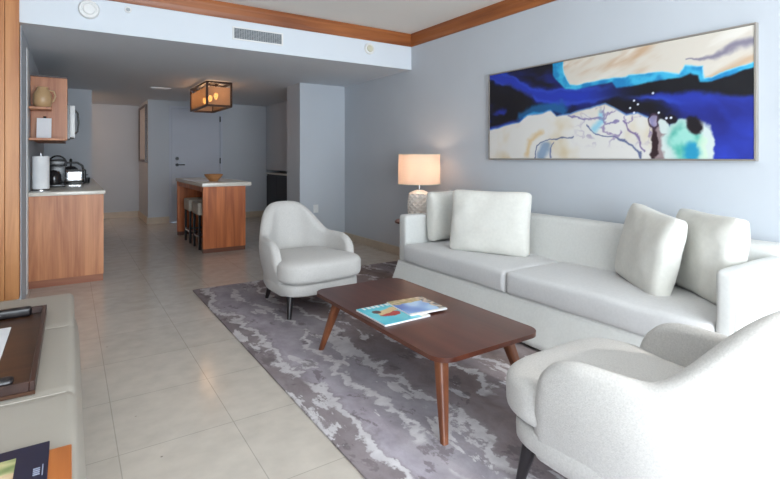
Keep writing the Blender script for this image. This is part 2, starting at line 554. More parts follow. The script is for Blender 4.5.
# entrance door
dr = struct('door_1', box(1.62, 2.51, 10.0, 10.05, 0.008, 2.18, 0.003), M['doorw'])
bm = bmesh.new()
addbox(bm, 1.57, 1.615, 9.985, 10.06, 0, 2.225); addbox(bm, 2.515, 2.56, 9.985, 10.06, 0, 2.225); addbox(bm, 1.615, 2.515, 9.985, 10.06, 2.185, 2.225)
link('door_frame', bm, M['doorw'], dr, smooth=False)
bm = bmesh.new()
tube(bm, [(1.71, 10.0, 1.10), (1.71, 9.975, 1.10)], 0.03, n=20); tube(bm, [(1.71, 9.98, 1.10), (1.71, 9.945, 1.10), (1.73, 9.94, 1.10), (1.84, 9.94, 1.10)], 0.011)
link('door_handle', bm, M['blackp'], dr)
link('deadbolt', tube(bmesh.new(), [(1.71, 10.0, 1.22), (1.71, 9.97, 1.22)], 0.032, n=20), M['blackp'], dr)
for z in (0.35, 1.12, 1.95):
    link('hinge', tube(bmesh.new(), [(2.512, 9.985, z), (2.512, 9.985, z + 0.11)], 0.012), M['blackp'], dr)

# ------------------------------------------------------------------ rug
def rug():
    bm = bmesh.new()
    prism(bm, rrect(0.955, 3.30, 0.15, 4.79, 0.01, 2), 0.0, 0.012, 0.004, 2)
    return tag(link('area_rug', bm, rug_mat()), 'large mottled grey and mauve area rug with pale streaks under the seating', 'rug')
rug()
RZ = 0.012

# ------------------------------------------------------------------ sofa
def make_sofa():
    x0, x1 = 2.60, 3.42; y0, y1 = 1.0, 3.79
    t = thing('sofa', 'long off-white slipcovered sofa against the wall under the painting', 'sofa', (2.99, 2.4, RZ))
    ox, oy = 2.99, 2.4
    def L(a, b): return a - ox, b - oy
    # skirted base, fabric falling with slight flare and folds
    bm = bmesh.new()
    n = 260
    path = []
    a0, b0, a1, b1 = x0 - ox, y0 - oy + 0.005, x1 - ox - 0.02, y1 - oy - 0.005
    segs = [((a1, b1), (a0, b1), (0, 1)), ((a0, b1), (a0, b0), (-1, 0)), ((a0, b0), (a1, b0), (0, -1))]
    for (p, q, nn) in segs:
        length = math.hypot(q[0] - p[0], q[1] - p[1]); k = int(length / 0.02)
        for i in range(k + 1):
            f = i / k
            path.append((p[0] + (q[0] - p[0]) * f, p[1] + (q[1] - p[1]) * f, nn))
    rows = []
    for j in range(9):
        f = j / 8
        z = 0.265 * (1 - f) + 0.02 * f
        row = []
        for (x, y, nn) in path:
            fold = 0.010 * f * (nz((x * 1.0, y * 1.0, 0), 6, 2) + 0.5 * nz((x, y, 0), 17, 5))
            off = 0.010 + (0.11 if nn[0] else 0.006) * f ** 1.1 + fold
            row.append(bm.verts.new((x + nn[0] * off, y + nn[1] * off, z)))
        rows.append(row)
    for A, B in zip(rows, rows[1:]):
        for i in range(len(A) - 1): bm.faces.new((A[i], A[i + 1], B[i + 1], B[i]))
    sk = link('skirt', bm, M['sofa'], t)
    md = sk.modifiers.new('thick', 'SOLIDIFY'); md.thickness = 0.006; md.offset = -1
    link('deck', box(x0 - ox - 0.012, x1 - ox, y0 - oy + 0.01, y1 - oy - 0.01, 0.10, 0.272, 0.012), M['sofa'], t)
    # arms
    for (ya, yb, s) in ((y1 - 0.115, y1, 1), (y0, y0 + 0.095, -1)):
        w = x1 - x0
        def fn(v, s=s):
            v.y += 0.004 * nz(v, 5, 3)
            v.z += 0.004 * nz(v, 6, 8)
            return v
        a = rbox(w, yb - ya, 0.44, 0.028, 0.04, fn)
        arm = link('arm', a, M['sofa'], t, loc=((x0 + x1) / 2 - ox, (ya + yb) / 2 - oy, 0.255 + 0.22))
        pp = bmesh.new()
        yy = (yb - ya) / 2 * (1 if s < 0 else -1) * -1
        tube(pp, [(-w / 2 + 0.010, yy * 0.86, -0.2), (-w / 2 + 0.010, yy * 0.86, 0.19), (-w / 2 + 0.022, yy * 0.86, 0.209), (0.0, yy * 0.86, 0.209), (w / 2 - 0.05, yy * 0.86, 0.209)], 0.005, n=6)
        link('piping', pp, M['sofa'], arm)
    # back, leaning
    def fb(v):
        if v.x < 0: v.x += (v.z + 0.25) * 0.28
        v.z += 0.005 * nz(v, 3, 5)
        return v
    bk = rbox(0.30, y1 - y0 - 0.05, 0.49, 0.035, 0.05, fb)
    link('backrest', bk, M['sofa'], t, loc=(3.27 - ox, 2.4 - oy - 0.01, 0.26 + 0.245))
    # seat cushions
    def seat(ya, yb, seed):
        w = 0.66; d = yb - ya
        def f(v):
            e = max(0, 1 - (v.x / (w / 2)) ** 4) * max(0, 1 - (v.y / (d / 2)) ** 6)
            if v.z > 0:
                v.z += 0.016 * e + 0.006 * nz(v, 4, seed)
            # gathers along the front border
            if v.x < -w / 2 + 0.08:
                v.x += 0.006 * math.sin(v.y * 150 + 3 * nz(v, 5, seed)) * (0.4 + nz(v, 3, seed + 1)) * (1 - abs(v.z) / 0.09)
                v.x -= 0.008 * (1 - (v.z / 0.085) ** 2)
                v.z += 0.006 * nz((v.y, 0, 0), 4, seed)
            return v
        b = rbox(w, d, 0.160, 0.028, 0.020, f)
        return link('seat_cushion', b, M['sofaseat'], t, loc=(2.595 + w / 2 - ox - 0.02, (ya + yb) / 2 - oy, 0.27 + 0.078))
    mid = 2.42
    seat(mid + 0.004, y1 - 0.118, 1)
    seat(y0 + 0.098, mid - 0.004, 4)
    for sx in (x0 + 0.08, x1 - 0.08):
        for sy in (y0 + 0.08, y1 - 0.08):
            link('leg', box(sx - 0.03 - ox, sx + 0.03 - ox, sy - 0.03 - oy, sy + 0.03 - oy, 0, 0.11, 0.004), M['legblack'], t)
make_sofa()

def pillow(w, h, th, seed, n=34):
    bm = bmesh.new()
    top = {}; bot = {}
    for i in range(n + 1):
        for j in range(n + 1):
            u = -math.cos(PI * i / n) * 0.55 + (-1 + 2 * i / n) * 0.45
            v = -math.cos(PI * j / n) * 0.55 + (-1 + 2 * j / n) * 0.45
            prof = (max(0, 1 - abs(u) ** 3.0) * max(0, 1 - abs(v) ** 3.0)) ** 0.36
            pinch = 1 - 0.05 * (1 - abs(v) ** 2) * abs(u) ** 6
            pinch2 = 1 - 0.05 * (1 - abs(u) ** 2) * abs(v) ** 6
            x = u * w / 2 * pinch; y = v * h / 2 * pinch2
            rc = max(0, (abs(u) ** 9 + abs(v) ** 9)) ** (1 / 9)
            if rc > 1: x /= rc; y /= rc
            z = th / 2 * prof
            p = (x, y, seed)
            wr = (0.013 * nz(p, 6, seed) + 0.005 * nz(p, 14, seed + 2)) * min(1, prof * 1.4)
            border = i in (0, n) or j in (0, n)
            a = bm.verts.new((x, y, 0 if border else z + wr))
            top[i, j] = a
            bot[i, j] = a if border else bm.verts.new((x, y, -z + wr * 0.6))
    for i in range(n):
        for j in range(n):
            bm.faces.new((top[i, j], top[i + 1, j], top[i + 1, j + 1], top[i, j + 1]))
            bm.faces.new((bot[i, j], bot[i, j + 1], bot[i + 1, j + 1], bot[i + 1, j]))
    return bm

def place_pillow(label, p0, p1, h, th, lean, seed, zb, roll=0.0):
    """stands on the edge p0->p1 (left to right as seen from its front), leaning back"""
    p0, p1 = Vector((p0[0], p0[1], 0)), Vector((p1[0], p1[1], 0))
    w = (p1 - p0).length
    xa = (p1 - p0).normalized()
    back = Vector((0, 0, 1)).cross(xa)          # away from the viewer side
    up = (Vector((0, 0, 1)) * math.cos(lean) + back * math.sin(lean)).normalized()
    za = xa.cross(up)
    c = (p0 + p1) / 2 + Vector((0, 0, zb)) + up * (h / 2)
    mtx = Matrix((xa, up, za)).transposed().to_4x4()
    mtx = Matrix.Translation(c) @ mtx @ Matrix.Rotation(roll, 4, 'Z')
    bm = pillow(w, h, th, seed)
    o = link('scatter_cushion', bm, M['cushion'])
    o.matrix_world = mtx
    tag(o, label, 'cushion', 'loose cushions on the sofa')
    # stitched edge seam
    pts = []
    return o
SZ = 0.455
place_pillow('off-white cushion leaning on the far sofa arm, half hidden by the big square cushion', (2.80, 3.57), (3.14, 3.60), 0.475, 0.17, 0.05, 1, SZ)
place_pillow('big square off-white cushion at lamp end, turned out in front of another', (2.75, 3.24), (3.05, 2.60), 0.545, 0.20, 0.16, 2, SZ - 0.02)
place_pillow('tilted off-white cushion in front of the pair near the right sofa arm', (3.15, 1.92), (2.81, 1.43), 0.515, 0.19, 0.20, 3, SZ - 0.035, -0.09)
place_pillow('off-white cushion tucked behind the tilted one against the near sofa arm', (3.25, 1.62), (2.90, 1.14), 0.50, 0.20, 0.16, 6, SZ - 0.02)

# ------------------------------------------------------------------ armchairs (front = local -Y)
def smooth(a, b, x):
    t = max(0, min(1, (x - a) / (b - a)))
    return t * t * (3 - 2 * t)

def make_armchair(label, loc, rz, group):
    t = thing('armchair', label, 'armchair', loc, rz, group)
    W, YF, YC, RY = 0.370, -0.17, 0.05, 0.39
    path = []      # outer centre line with outward normal
    K = 10
    for i in range(K):
        path.append((-W, YF + (YC - YF) * i / K))
    A = 46
    for i in range(A + 1):
        a = PI - PI * i / A
        c, s = math.cos(a), math.sin(a)
        e = 2 / 2.35
        path.append((W * math.copysign(abs(c) ** e, c), YC + RY * abs(s) ** e))
    for i in range(K):
        path.append((W, YC + (YF - YC) * (i + 1) / K))
    n = len(path)
    def H(y):
        h = 0.568 + 0.008 * smooth(-0.25, 0.12, y)
        h += 0.258 * smooth(0.13, 0.46, y)
        return h
    bm = bmesh.new()
    rings = []
    def ring(x, y, nx, ny, h, th, fwd=0.0, shr=1.0):
        pts = []
        bk = smooth(0.15, 0.44, y)
        def P(off, z):
            # taper in towards the floor, lean out at the back
            tp = 1 - 0.13 * (1 - smooth(0.18, 0.50, z)) ** 1.0
            lean = 0.11 * bk * max(0, z - 0.42)
            xx = (x * tp) * (1 - 0.17 * smooth(-0.10, 0.46, y)) + nx * off
            if y < 0: fwd2 = 0.06 * (1 - smooth(0.20, 0.56, z)) * smooth(0.0, -0.17, y)
            else: fwd2 = 0
            yy = -fwd2 + (y * (1 - 0.10 * (1 - smooth(0.18, 0.50, z)) * (1 if y > 0 else 0.2))) + ny * off + lean - fwd
            return (xx, yy, z)
        r = th / 2
        mid = -r
        zb = 0.162
        for k in range(10):
            z = zb + (h - r * 1.1 - zb) * k / 9
            bul = 0.010 * math.sin(PI * k / 9)
            pts.append(P(mid + (r + bul) * shr, z))
        for k in range(1, 8):
            a = PI * k / 8
            pts.append(P(mid + r * math.cos(a) * shr, h - r * 1.1 + r * 1.1 * math.sin(a)))
        for k in range(10):
            z = h - r * 1.1 - (h - r * 1.1 - zb) * k / 9
            pts.append(P(mid - r * shr, z))
        return [bm.verts.new(p) for p in pts]
    for i in range(n):
        x, y = path[i]
        xa, ya = path[max(0, i - 1)]; xb, yb = path[min(n - 1, i + 1)]
        tx, ty = xb - xa, yb - ya
        l = math.hypot(tx, ty) or 1
        nx, ny = -ty / l, tx / l
        th = 0.072 + 0.035 * smooth(0.1, 0.35, y)
        h = H(y)
        if y < YF + 0.14:
            d = (YF + 0.14 - y) / 0.14
            h -= 0.060 * (1 - math.sqrt(max(0, 1 - (d * 0.95) ** 2)))
        if i == 0:
            for fw, sh, dh in ((0.042, 0.15, 0.085), (0.038, 0.5, 0.06), (0.025, 0.82, 0.03)):
                rings.append(ring(x, y, nx, ny, h - dh, th, fw, sh))
        rings.append(ring(x, y, nx, ny, h, th))
        if i == n - 1:
            for fw, sh, dh in ((0.025, 0.82, 0.03), (0.038, 0.5, 0.06), (0.042, 0.15, 0.085)):
                rings.append(ring(x, y, nx, ny, h - dh, th, fw, sh))
    for Aa, Bb in zip(rings, rings[1:]):
        m_ = len(Aa)
        for k in range(m_):
            bm.faces.new((Aa[k], Aa[(k + 1) % m_], Bb[(k + 1) % m_], Bb[k]))
    bm.faces.new(rings[0]); bm.faces.new(rings[-1][::-1])
    link('shell', bm, M['chair'], t, angle=80)
    # inner back padding
    def fp(v):
        v.y += 0.0
        return v
    # base slab under the seat
    b = superell(0.335, 0.375, 0.055, 0.30, 0.42, 64, 20, lambda v: Vector((v.x * (1 - 0.16 * smooth(0.0, 0.36, v.y)), v.y, v.z)))
    link('seat_base', b, M['chair'], t, loc=(0, -0.045, 0.216))
    # seat cushion
    def fs(v):
        v.z += 0.012 * max(0, 1 - (v.x / 0.3) ** 2) * max(0, 1 - (v.y / 0.33) ** 2) if v.z > 0 else 0
        # narrower where it sits between the arms
        v.x *= 1 - 0.15 * smooth(-0.16, 0.02, v.y) - 0.10 * smooth(0.0, 0.3, v.y)
        return v
    b = superell(0.358, 0.350, 0.097, 0.42, 0.50, 72, 28, fs)
    link('seat_cushion', b, M['chair'], t, loc=(0, -0.115, 0.348), angle=80)
    # legs
    for sx, sy in ((-1, -1), (1, -1), (-1, 1), (1, 1)):
        bm = bmesh.new()
        tube(bm, [(sx * (0.275 if sy < 0 else 0.19), -0.31 if sy < 0 else 0.24, 0.18), (sx * (0.30 if sy < 0 else 0.21), -0.345 if sy < 0 else 0.31, 0.005)], 0.030, 0.016, n=16)
        link('leg', bm, M['legblack'], t)
    return t
make_armchair('off-white tub armchair on dark legs facing the camera beyond the coffee table', (1.668, 3.85, RZ + 0.001), math.radians(3), 'pair of tub armchairs')
make_armchair('off-white tub armchair in the near right corner, its back towards the camera', (1.71, 0.91, RZ + 0.001), math.radians(180), 'pair of tub armchairs')

# ------------------------------------------------------------------ coffee table
def make_coffee_table():
    cx, cy = 1.63, 2.235
    t = thing('coffee_table', 'low walnut coffee table with rounded corners and splayed legs', 'table', (cx, cy, RZ))
    w, d = 0.65, 1.30
    prism(bm := bmesh.new(), rrect(-w / 2, w / 2, -d / 2, d / 2, 0.085, 10), 0.3565, 0.378, 0.007, 3)
    link('table_top', bm, M['table'], t)
    bm = bmesh.new()
    for s in (-1, 1):
        addbox(bm, s * (w / 2 - 0.13) - 0.01, s * (w / 2 - 0.13) + 0.01, -d / 2 + 0.17, d / 2 - 0.17, 0.315, 0.355)
        addbox(bm, -w / 2 + 0.13, w / 2 - 0.13, s * (d / 2 - 0.17) - 0.01, s * (d / 2 - 0.17) + 0.01, 0.315, 0.355)
    link('apron', bm, M['tleg'], t, smooth=False)
    for sx in (-1, 1):
        for sy in (-1, 1):
            bm = bmesh.new()
            a = Vector((sx * (w / 2 - 0.12), sy * (d / 2 - 0.15), 0.355)); b = Vector((sx * (w / 2 - 0.045), sy * (d / 2 - 0.035), 0.0))
            rings = []
            for f, rr in ((0, 0.027), (0.15, 0.028), (0.5, 0.023), (1.0, 0.015)):
                p = a.lerp(b, f)
                rings.append([bm.verts.new((p.x + q[0], p.y + q[1], p.z)) for q in rrect(-rr, rr, -rr, rr, rr * 0.55, 4)])
            for A, B in zip(rings, rings[1:]):
                m_ = len(A)
                for k in range(m_): bm.faces.new((A[k], A[(k + 1) % m_], B[(k + 1) % m_], B[k]))
            bm.faces.new(rings[0]); bm.faces.new(rings[-1][::-1])
            link('leg', bm, M['tleg'], t)
make_coffee_table()
TZ = RZ + 0.378

def paint_grid(name, w, h, nx, ny, color, parent=None, m=None, thick=0.0):
    """flat grid in local XY centred at the origin with a 'paint' colour per vertex"""
    bm = bmesh.new()
    V = [[bm.verts.new(((i / nx - 0.5) * w, (j / ny - 0.5) * h, 0)) for j in range(ny + 1)] for i in range(nx + 1)]
    for i in range(nx):
        for j in range(ny): bm.faces.new((V[i][j], V[i + 1][j], V[i + 1][j + 1], V[i][j + 1]))
    me = bpy.data.meshes.new(name); bm.verts.index_update(); bm.to_mesh(me); bm.free()
    at = me.color_attributes.new('paint', 'FLOAT_COLOR', 'POINT')
    k = 0
    for i in range(nx + 1):
        for j in range(ny + 1):
            at.data[k].color = s2l(color(i / nx, j / ny)); k += 1
    me.materials.append(m)
    o = bpy.data.objects.new(name, me); COL.objects.link(o)
    if parent: o.parent = parent
    return o

def lerp3(a, b, t):
    t = max(0, min(1, t)); return tuple(a[i] + (b[i] - a[i]) * t for i in range(3))

M['print'] = attr_mat('printed_cover', 0.3, 0.3)
def magazine(label, corners_c, rz, w, h, z, cover, th=0.008):
    t = thing('magazine', label, 'magazine', (corners_c[0], corners_c[1], z), rz, 'magazines on the coffee table')
    link('pages', box(-w / 2, w / 2, -h / 2, h / 2, 0, th, 0.001, 1), M['paper'], t, smooth=False)
    o = paint_grid('cover', w, h, 60, 60, cover, t, M['print'])
    o.location = (0, 0, th + 0.0006)
    return t
def cover_a(u, v):
    c = (70, 190, 212)
    n1 = nz((u, v, 0), 3, 1)
    c = lerp3(c, (120, 215, 225), 0.5 + n1)
    if (u - 0.42) ** 2 * 1.2 + (v - 0.45) ** 2 * 3 < 0.045 + 0.03 * nz((u, v, 0), 7, 2): c = (190, 48, 40)
    if abs(v - 0.62 - 0.25 * (u - 0.5)) < 0.09 + 0.05 * nz((u, v, 1), 6, 3) and 0.2 < u < 0.85: c = (226, 196, 142)
    if (u - 0.24) ** 2 + (v - 0.66) ** 2 < 0.008: c = (96, 50, 40)
    if v > 0.88 and 0.1 < u < 0.9 and math.sin(u * 60) > -0.3: c = (240, 244, 240)
    if u > 0.8 and v < 0.3: c = (240, 236, 225)
    return c
def cover_b(u, v):
    c = lerp3((60, 120, 205), (160, 205, 240), 0.5 + 1.2 * nz((u, v, 0), 2.5, 5))
    if v > 0.72 + 0.1 * nz((u, 0, 0), 5, 2): c = lerp3((150, 140, 90), (206, 190, 150), 0.5 + nz((u, v, 0), 12, 1))
    if u > 0.78 + 0.1 * nz((v, 0, 1), 5, 2): c = lerp3((70, 84, 96), (205, 190, 168), 0.5 + 1.3 * nz((u, v, 0), 10, 4))
    if v < 0.08: c = (244, 244, 242)
    return c
# local x runs to the right in the view, local y away from it
magazine('turquoise-covered magazine with red figure, underneath on the coffee table', (1.477, 2.212), 0.0, 0.29, 0.30, TZ, cover_a, 0.009)
magazine('blue sea-photo magazine resting on top of the turquoise one', (1.645, 2.22), math.radians(-4), 0.24, 0.265, TZ + 0.0105, cover_b, 0.007)

# ------------------------------------------------------------------ painting
def fbm(x, y, s, seed=0, o=5):
    v = 0; a = 1; f = s; t = 0
    for k in range(o):
        v += a * noise.noise(Vector((x * f + seed * 11.7, y * f - seed * 4.9, seed * 2.3 + k))); t += a; a *= 0.52; f *= 2.03
    return v / t

def pdist(x, y, poly):
    best = 9
    for (x0, y0), (x1, y1) in zip(poly, poly[1:]):
        dx, dy = x1 - x0, y1 - y0
        t = max(0, min(1, ((x - x0) * dx + (y - y0) * dy) / (dx * dx + dy * dy + 1e-9)))
        d = (x - x0 - t * dx) ** 2 + (y - y0 - t * dy) ** 2
        if d < best: best = d
    return math.sqrt(best)

def pw(x, poly):
    if x <= poly[0][0]: return poly[0][1]
    for (x0, y0), (x1, y1) in zip(poly, poly[1:]):
        if x <= x1: return y0 + (y1 - y0) * (x - x0) / max(1e-6, x1 - x0)
    return poly[-1][1]

A_OUT = [(0.898, 1.01), (0.91, 0.886), (1.048, 0.721), (1.182, 0.696), (1.389, 0.716), (1.56, 0.725), (1.60, 0.665), (1.73, 0.66), (1.894, 0.67), (2.054, 0.689), (2.16, 0.682), (2.233, 0.71), (2.303, 0.685), (2.31, 0.632), (2.385, 0.621), (2.49, 0.651), (2.68, 0.69)]
A_IN = [(1.026, 1.013), (1.038, 0.867), (1.104, 0.752), (1.182, 0.738), (1.389, 0.753), (1.582, 0.757), (1.692, 0.747), (1.724, 0.763), (1.811, 0.756), (2.023, 0.75), (2.145, 0.708), (2.182, 0.772), (2.33, 0.749), (2.34, 0.65), (2.385, 0.651), (2.451, 0.678), (2.68, 0.725)]
A_WH = [(0.0, 0.34), (0.164, 0.359), (0.452, 0.409), (0.559, 0.474), (0.765, 0.48), (0.886, 0.511), (0.957, 0.437), (1.116, 0.454), (1.308, 0.486), (1.488, 0.516), (1.582, 0.464), (1.692, 0.395), (1.793, 0.404), (1.894, 0.356), (1.919, 0.288), (1.952, 0.174), (1.96, 0.0)]
A_VEINS = [[(0.677, 0.0), (0.70, 0.13), (0.80, 0.20), (0.95, 0.19), (1.15, 0.215)], [(0.886, 0.0), (0.85, 0.08), (0.90, 0.15)], [(1.30, 0.33), (1.34, 0.27), (1.43, 0.234), (1.563, 0.211), (1.728, 0.129), (1.83, 0.05), (1.84, 0.0)], [(1.10, 0.44), (1.25, 0.38), (1.42, 0.42), (1.50, 0.34), (1.62, 0.36)], [(1.66, 0.34), (1.70, 0.24), (1.80, 0.18), (1.86, 0.06)]]
A_DOTS = [(1.984, 0.398), (1.768, 0.524), (1.732, 0.46), (1.768, 0.415), (2.047, 0.346), (2.085, 0.347), (1.935, 0.573), (1.803, 0.487)]

def blob(x, y, cx, cy, rx, ry):
    return math.hypot((x - cx) / rx, (y - cy) / ry)

def art(u, v):
    x = u * 2.67; y = v
    w1 = fbm(x, y, 2.6, 1, 4); w2 = fbm(x, y, 2.6, 2, 4)
    w3 = fbm(x, y, 8, 41, 4); w4 = fbm(x, y, 8, 43, 4)
    X = x + 0.09 * w1 + 0.05 * w3; Y = y + 0.06 * w2 + 0.04 * w4
    # ground: black with royal blue currents
    f = fbm(X * 0.7, Y * 2.4 + X * 0.3, 1.7, 3, 4)
    c = lerp3((14, 13, 24), (24, 34, 110), smooth(-0.15, 0.35, f))
    band = [(0.0, 1.02), (0.35, 0.86), (0.80, 0.66), (1.2, 0.60), (1.6, 0.64), (2.0, 0.56), (2.7, 0.40)]
    d = pdist(X, Y, band)
    c = lerp3(c, (34, 56, 176), 0.95 * smooth(0.13 + 0.05 * w1, 0.02, d))
    c = lerp3(c, (54, 84, 205), 0.6 * smooth(0.03, 0.0, abs(d - 0.05 + 0.04 * w2)) )
    if X < 0.72: c = lerp3(c, (12, 12, 20), 0.9 * smooth(0.20, 0.10, pdist(X, Y * 1.1, [(-0.1, 0.80 * 1.1), (0.20, 0.70 * 1.1), (0.5, 0.60 * 1.1)])))
    c = lerp3(c, (34, 56, 180), 0.8 * smooth(0.07, 0.0, pdist(X, Y, [(-0.1, 0.42), (0.10, 0.52), (0.22, 0.55)])))
    c = lerp3(c, (12, 12, 20), 0.85 * smooth(0.06, 0.02, pdist(X, Y, [(0.05, 0.50), (0.34, 0.47), (0.45, 0.50)])))
    # right hand blue field
    rb = smooth(2.02, 2.3, X) * smooth(0.60, 0.44, Y)
    rc = lerp3((24, 30, 112), (44, 66, 190), 0.5 + 1.1 * fbm(X, Y * 1.6 + 0.6 * X, 2.0, 9, 4))
    c = lerp3(c, rc, rb)
    c = lerp3(c, (12, 12, 20), smooth(0.115, 0.05, pdist(X, Y, [(1.30, 0.64), (1.8, 0.62), (2.2, 0.63), (2.7, 0.56)])) * smooth(1.2, 1.9, X))
    c = lerp3(c, (12, 10, 20), 0.9 * smooth(0.07, 0.02, pdist(X, Y, [(1.56, 0.53), (1.68, 0.47), (1.90, 0.42), (1.98, 0.34)])))
    # teal haze over the island
    c = lerp3(c, (26, 96, 150), 0.9 * smooth(0.07, 0.02, pdist(X, Y, [(0.45, 0.47), (0.65, 0.54), (0.95, 0.54), (1.05, 0.51)])))
    c = lerp3(c, (44, 150, 205), 0.9 * smooth(0.03, 0.0, pdist(X, Y, [(0.50, 0.46), (0.62, 0.50), (0.78, 0.50)])))
    # white island
    rag = 0.022 * fbm(x, y, 6, 4, 5)
    e = pw(x + 0.03 * w1, A_WH) + rag
    d = e - y
    if -0.06 < d and x < 2.0:
        c = lerp3(c, (50, 76, 190), 0.8 * smooth(-0.06, -0.015, d) * smooth(0.6, 0.3, x))
        c = lerp3(c, (120, 170, 225), 0.7 * smooth(-0.02, -0.004, d))
        wh = lerp3((222, 219, 214), (208, 188, 150), smooth(0.0, 0.5, fbm(x, y, 1.8, 7, 4)))
        c = lerp3(c, wh, smooth(-0.006, 0.012, d))
        if d > 0:
            c = lerp3(c, (214, 176, 112), 0.6 * smooth(0.055, 0.0, pdist(X, Y, [(0.56, 0.05), (0.58, 0.20), (0.74, 0.30)])))
            for k, vn in enumerate(A_VEINS):
                q = pdist(X, Y, vn)
                c = lerp3(c, ((78, 92, 130), (96, 110, 150), (72, 84, 130), (120, 110, 160), (110, 90, 140))[k], 0.85 * smooth(0.013 + 0.02 * max(0, w1), 0.002, q))
            c = lerp3(c, (70, 110, 160), 0.55 * smooth(0.09, 0.02, pdist(X, Y, [(0.76, 0.02), (0.80, 0.12)])))
            c = lerp3(c, (120, 196, 224), 0.7 * smooth(0.05, 0.0, pdist(X, Y, [(1.36, 0.30), (1.46, 0.38), (1.44, 0.45)])))
            fr = abs(fbm(X, Y, 5.0, 15, 4))
            c = lerp3(c, (128, 110, 156), 0.8 * smooth(0.07, 0.0, fr) * smooth(1.05, 1.55, x) * smooth(0.0, 0.03, d) * smooth(0.08, 0.25, y))
    # brown streaks
    k = blob(X, Y, 1.985, 0.13, 0.075, 0.20)
    c = lerp3(c, (150, 132, 134), smooth(1.2, 0.8, k))
    c = lerp3(c, (46, 26, 32), smooth(1.2, 0.7, blob(X, Y, 1.94, 0.12, 0.03, 0.15)))
    c = lerp3(c, (52, 30, 36), smooth(1.2, 0.7, blob(X, Y, 2.04, 0.12, 0.022, 0.16)))
    c = lerp3(c, (170, 160, 190), 0.8 * smooth(1.1, 0.8, blob(X, Y, 1.93, 0.31, 0.05, 0.055)))
    c = lerp3(c, (60, 40, 60), smooth(0.018, 0.0, abs(blob(X, Y, 1.93, 0.31, 1, 1) - 0.055)))
    # teal bloom
    k = max(blob(X, Y, 2.20, 0.10, 0.19, 0.235), 0) + 0.10 * w1
    k2 = blob(X, Y, 2.03, 0.28, 0.045, 0.06)
    c = lerp3(c, (206, 218, 214), max(smooth(1.12, 0.98, k), smooth(1.2, 0.9, k2)))
    g = lerp3((150, 214, 200), (60, 170, 150), smooth(-0.1, 0.25, fbm(x, y, 4.0, 19, 4)))
    c = lerp3(c, g, 0.9 * smooth(1.1, 0.5, blob(X, Y, 2.17, 0.14, 0.15, 0.21)))
    c = lerp3(c, (26, 140, 184), 0.9 * smooth(1.3, 0.6, blob(X, Y, 2.22, 0.07, 0.07, 0.085)))
    c = lerp3(c, (206, 232, 200), 0.6 * smooth(1.2, 0.5, blob(X, Y, 2.30, 0.10, 0.05, 0.12)))
    c = lerp3(c, (20, 12, 20), smooth(1.25, 0.7, blob(X, Y, 2.25, 0.292, 0.055, 0.075)))
    c = lerp3(c, (20, 12, 24), smooth(1.25, 0.7, blob(X, Y, 2.09, 0.35, 0.05, 0.04)))
    # cream sweep with cyan rim
    xx = x + 0.02 * w1 + 0.02 * w3; yy = y + 0.012 * w2 + 0.018 * w4
    def inside(poly):
        if xx < poly[0][0]: return -1
        if xx < poly[2][0]:
            return 1 if yy > pw(xx, poly) else -1
        return 1 if yy > pw(xx, poly) else -1
    so = inside(A_OUT) * min(0.3, pdist(xx, yy, A_OUT))
    if y > 0.55 and so > -0.03:
        si = inside(A_IN) * min(0.3, pdist(xx, yy, A_IN))
        rim = lerp3((26, 128, 186), (64, 182, 220), smooth(-0.3, 0.3, fbm(x, y, 9, 31, 3)))
        rim = lerp3(rim, (150, 220, 236), 0.8 * smooth(-0.016, 0.0, si))
        c = lerp3(c, rim, smooth(-0.02, 0.004, so))
        cr = lerp3((214, 206, 194), (198, 166, 136), smooth(0.0, 0.45, fbm(x * 0.7, y * 2.2 - x * 0.8, 2.2, 27, 4) + 0.25 * (y - 0.85)))
        cr = lerp3(cr, (226, 221, 212), smooth(0.05, 0.4, fbm(x * 0.7, y * 2 - x * 0.6, 2.6, 28, 4)))
        q = pdist(X, Y, [(2.18, 0.80), (2.385, 0.812), (2.54, 0.855), (2.70, 0.885)])
        cr = lerp3(cr, (118, 112, 134), 0.85 * smooth(0.012 + 0.045 * smooth(2.2, 2.6, x), 0.0, q))
        c = lerp3(c, cr, smooth(-0.004, 0.008, si))
    for dx, dy in A_DOTS:
        if abs(x - dx) < 0.03 and abs(y - dy) < 0.03:
            c = lerp3(c, (236, 240, 250), smooth(0.014, 0.006, math.hypot(x - dx, y - dy)))
    return c

def make_painting():
    w, h = 2.24, 0.82
    t = thing('wall_painting', 'long framed abstract painting of blue, cream and turquoise swirls above the sofa', 'painting', (XR - 0.002, 2.3505, 1.6455))
    fw = 0.010; W = 2.245; Hh = 0.841
    bm = bmesh.new()
    for (a0, a1, b0, b1) in ((-W / 2, W / 2, Hh / 2 - fw, Hh / 2), (-W / 2, W / 2, -Hh / 2, -Hh / 2 + fw), (-W / 2, -W / 2 + fw, -Hh / 2 + fw, Hh / 2 - fw), (W / 2 - fw, W / 2, -Hh / 2 + fw, Hh / 2 - fw)):
        addbox(bm, -0.036, 0, a0, a1, b0, b1)
    link('frame', bm, M['frame_silver'], t, smooth=False)
    link('canvas_backing', box(-0.03, -0.001, -W / 2 + 0.013, W / 2 - 0.013, -Hh / 2 + 0.013, Hh / 2 - 0.013), M['paper'], t, smooth=False)
    o = paint_grid('canvas', W - 2 * fw - 0.006, Hh - 2 * fw - 0.006, 460, 172, art, t, attr_mat('painted_canvas', 0.55))
    # local x -> -Y (left to right in the view), local y -> +Z, normal -> -X
    mtx = Matrix(((0, 0, -1), (-1, 0, 0), (0, 1, 0))).to_4x4()
    mtx.translation = (-0.032, 0, 0)
    o.matrix_local = mtx
make_painting()

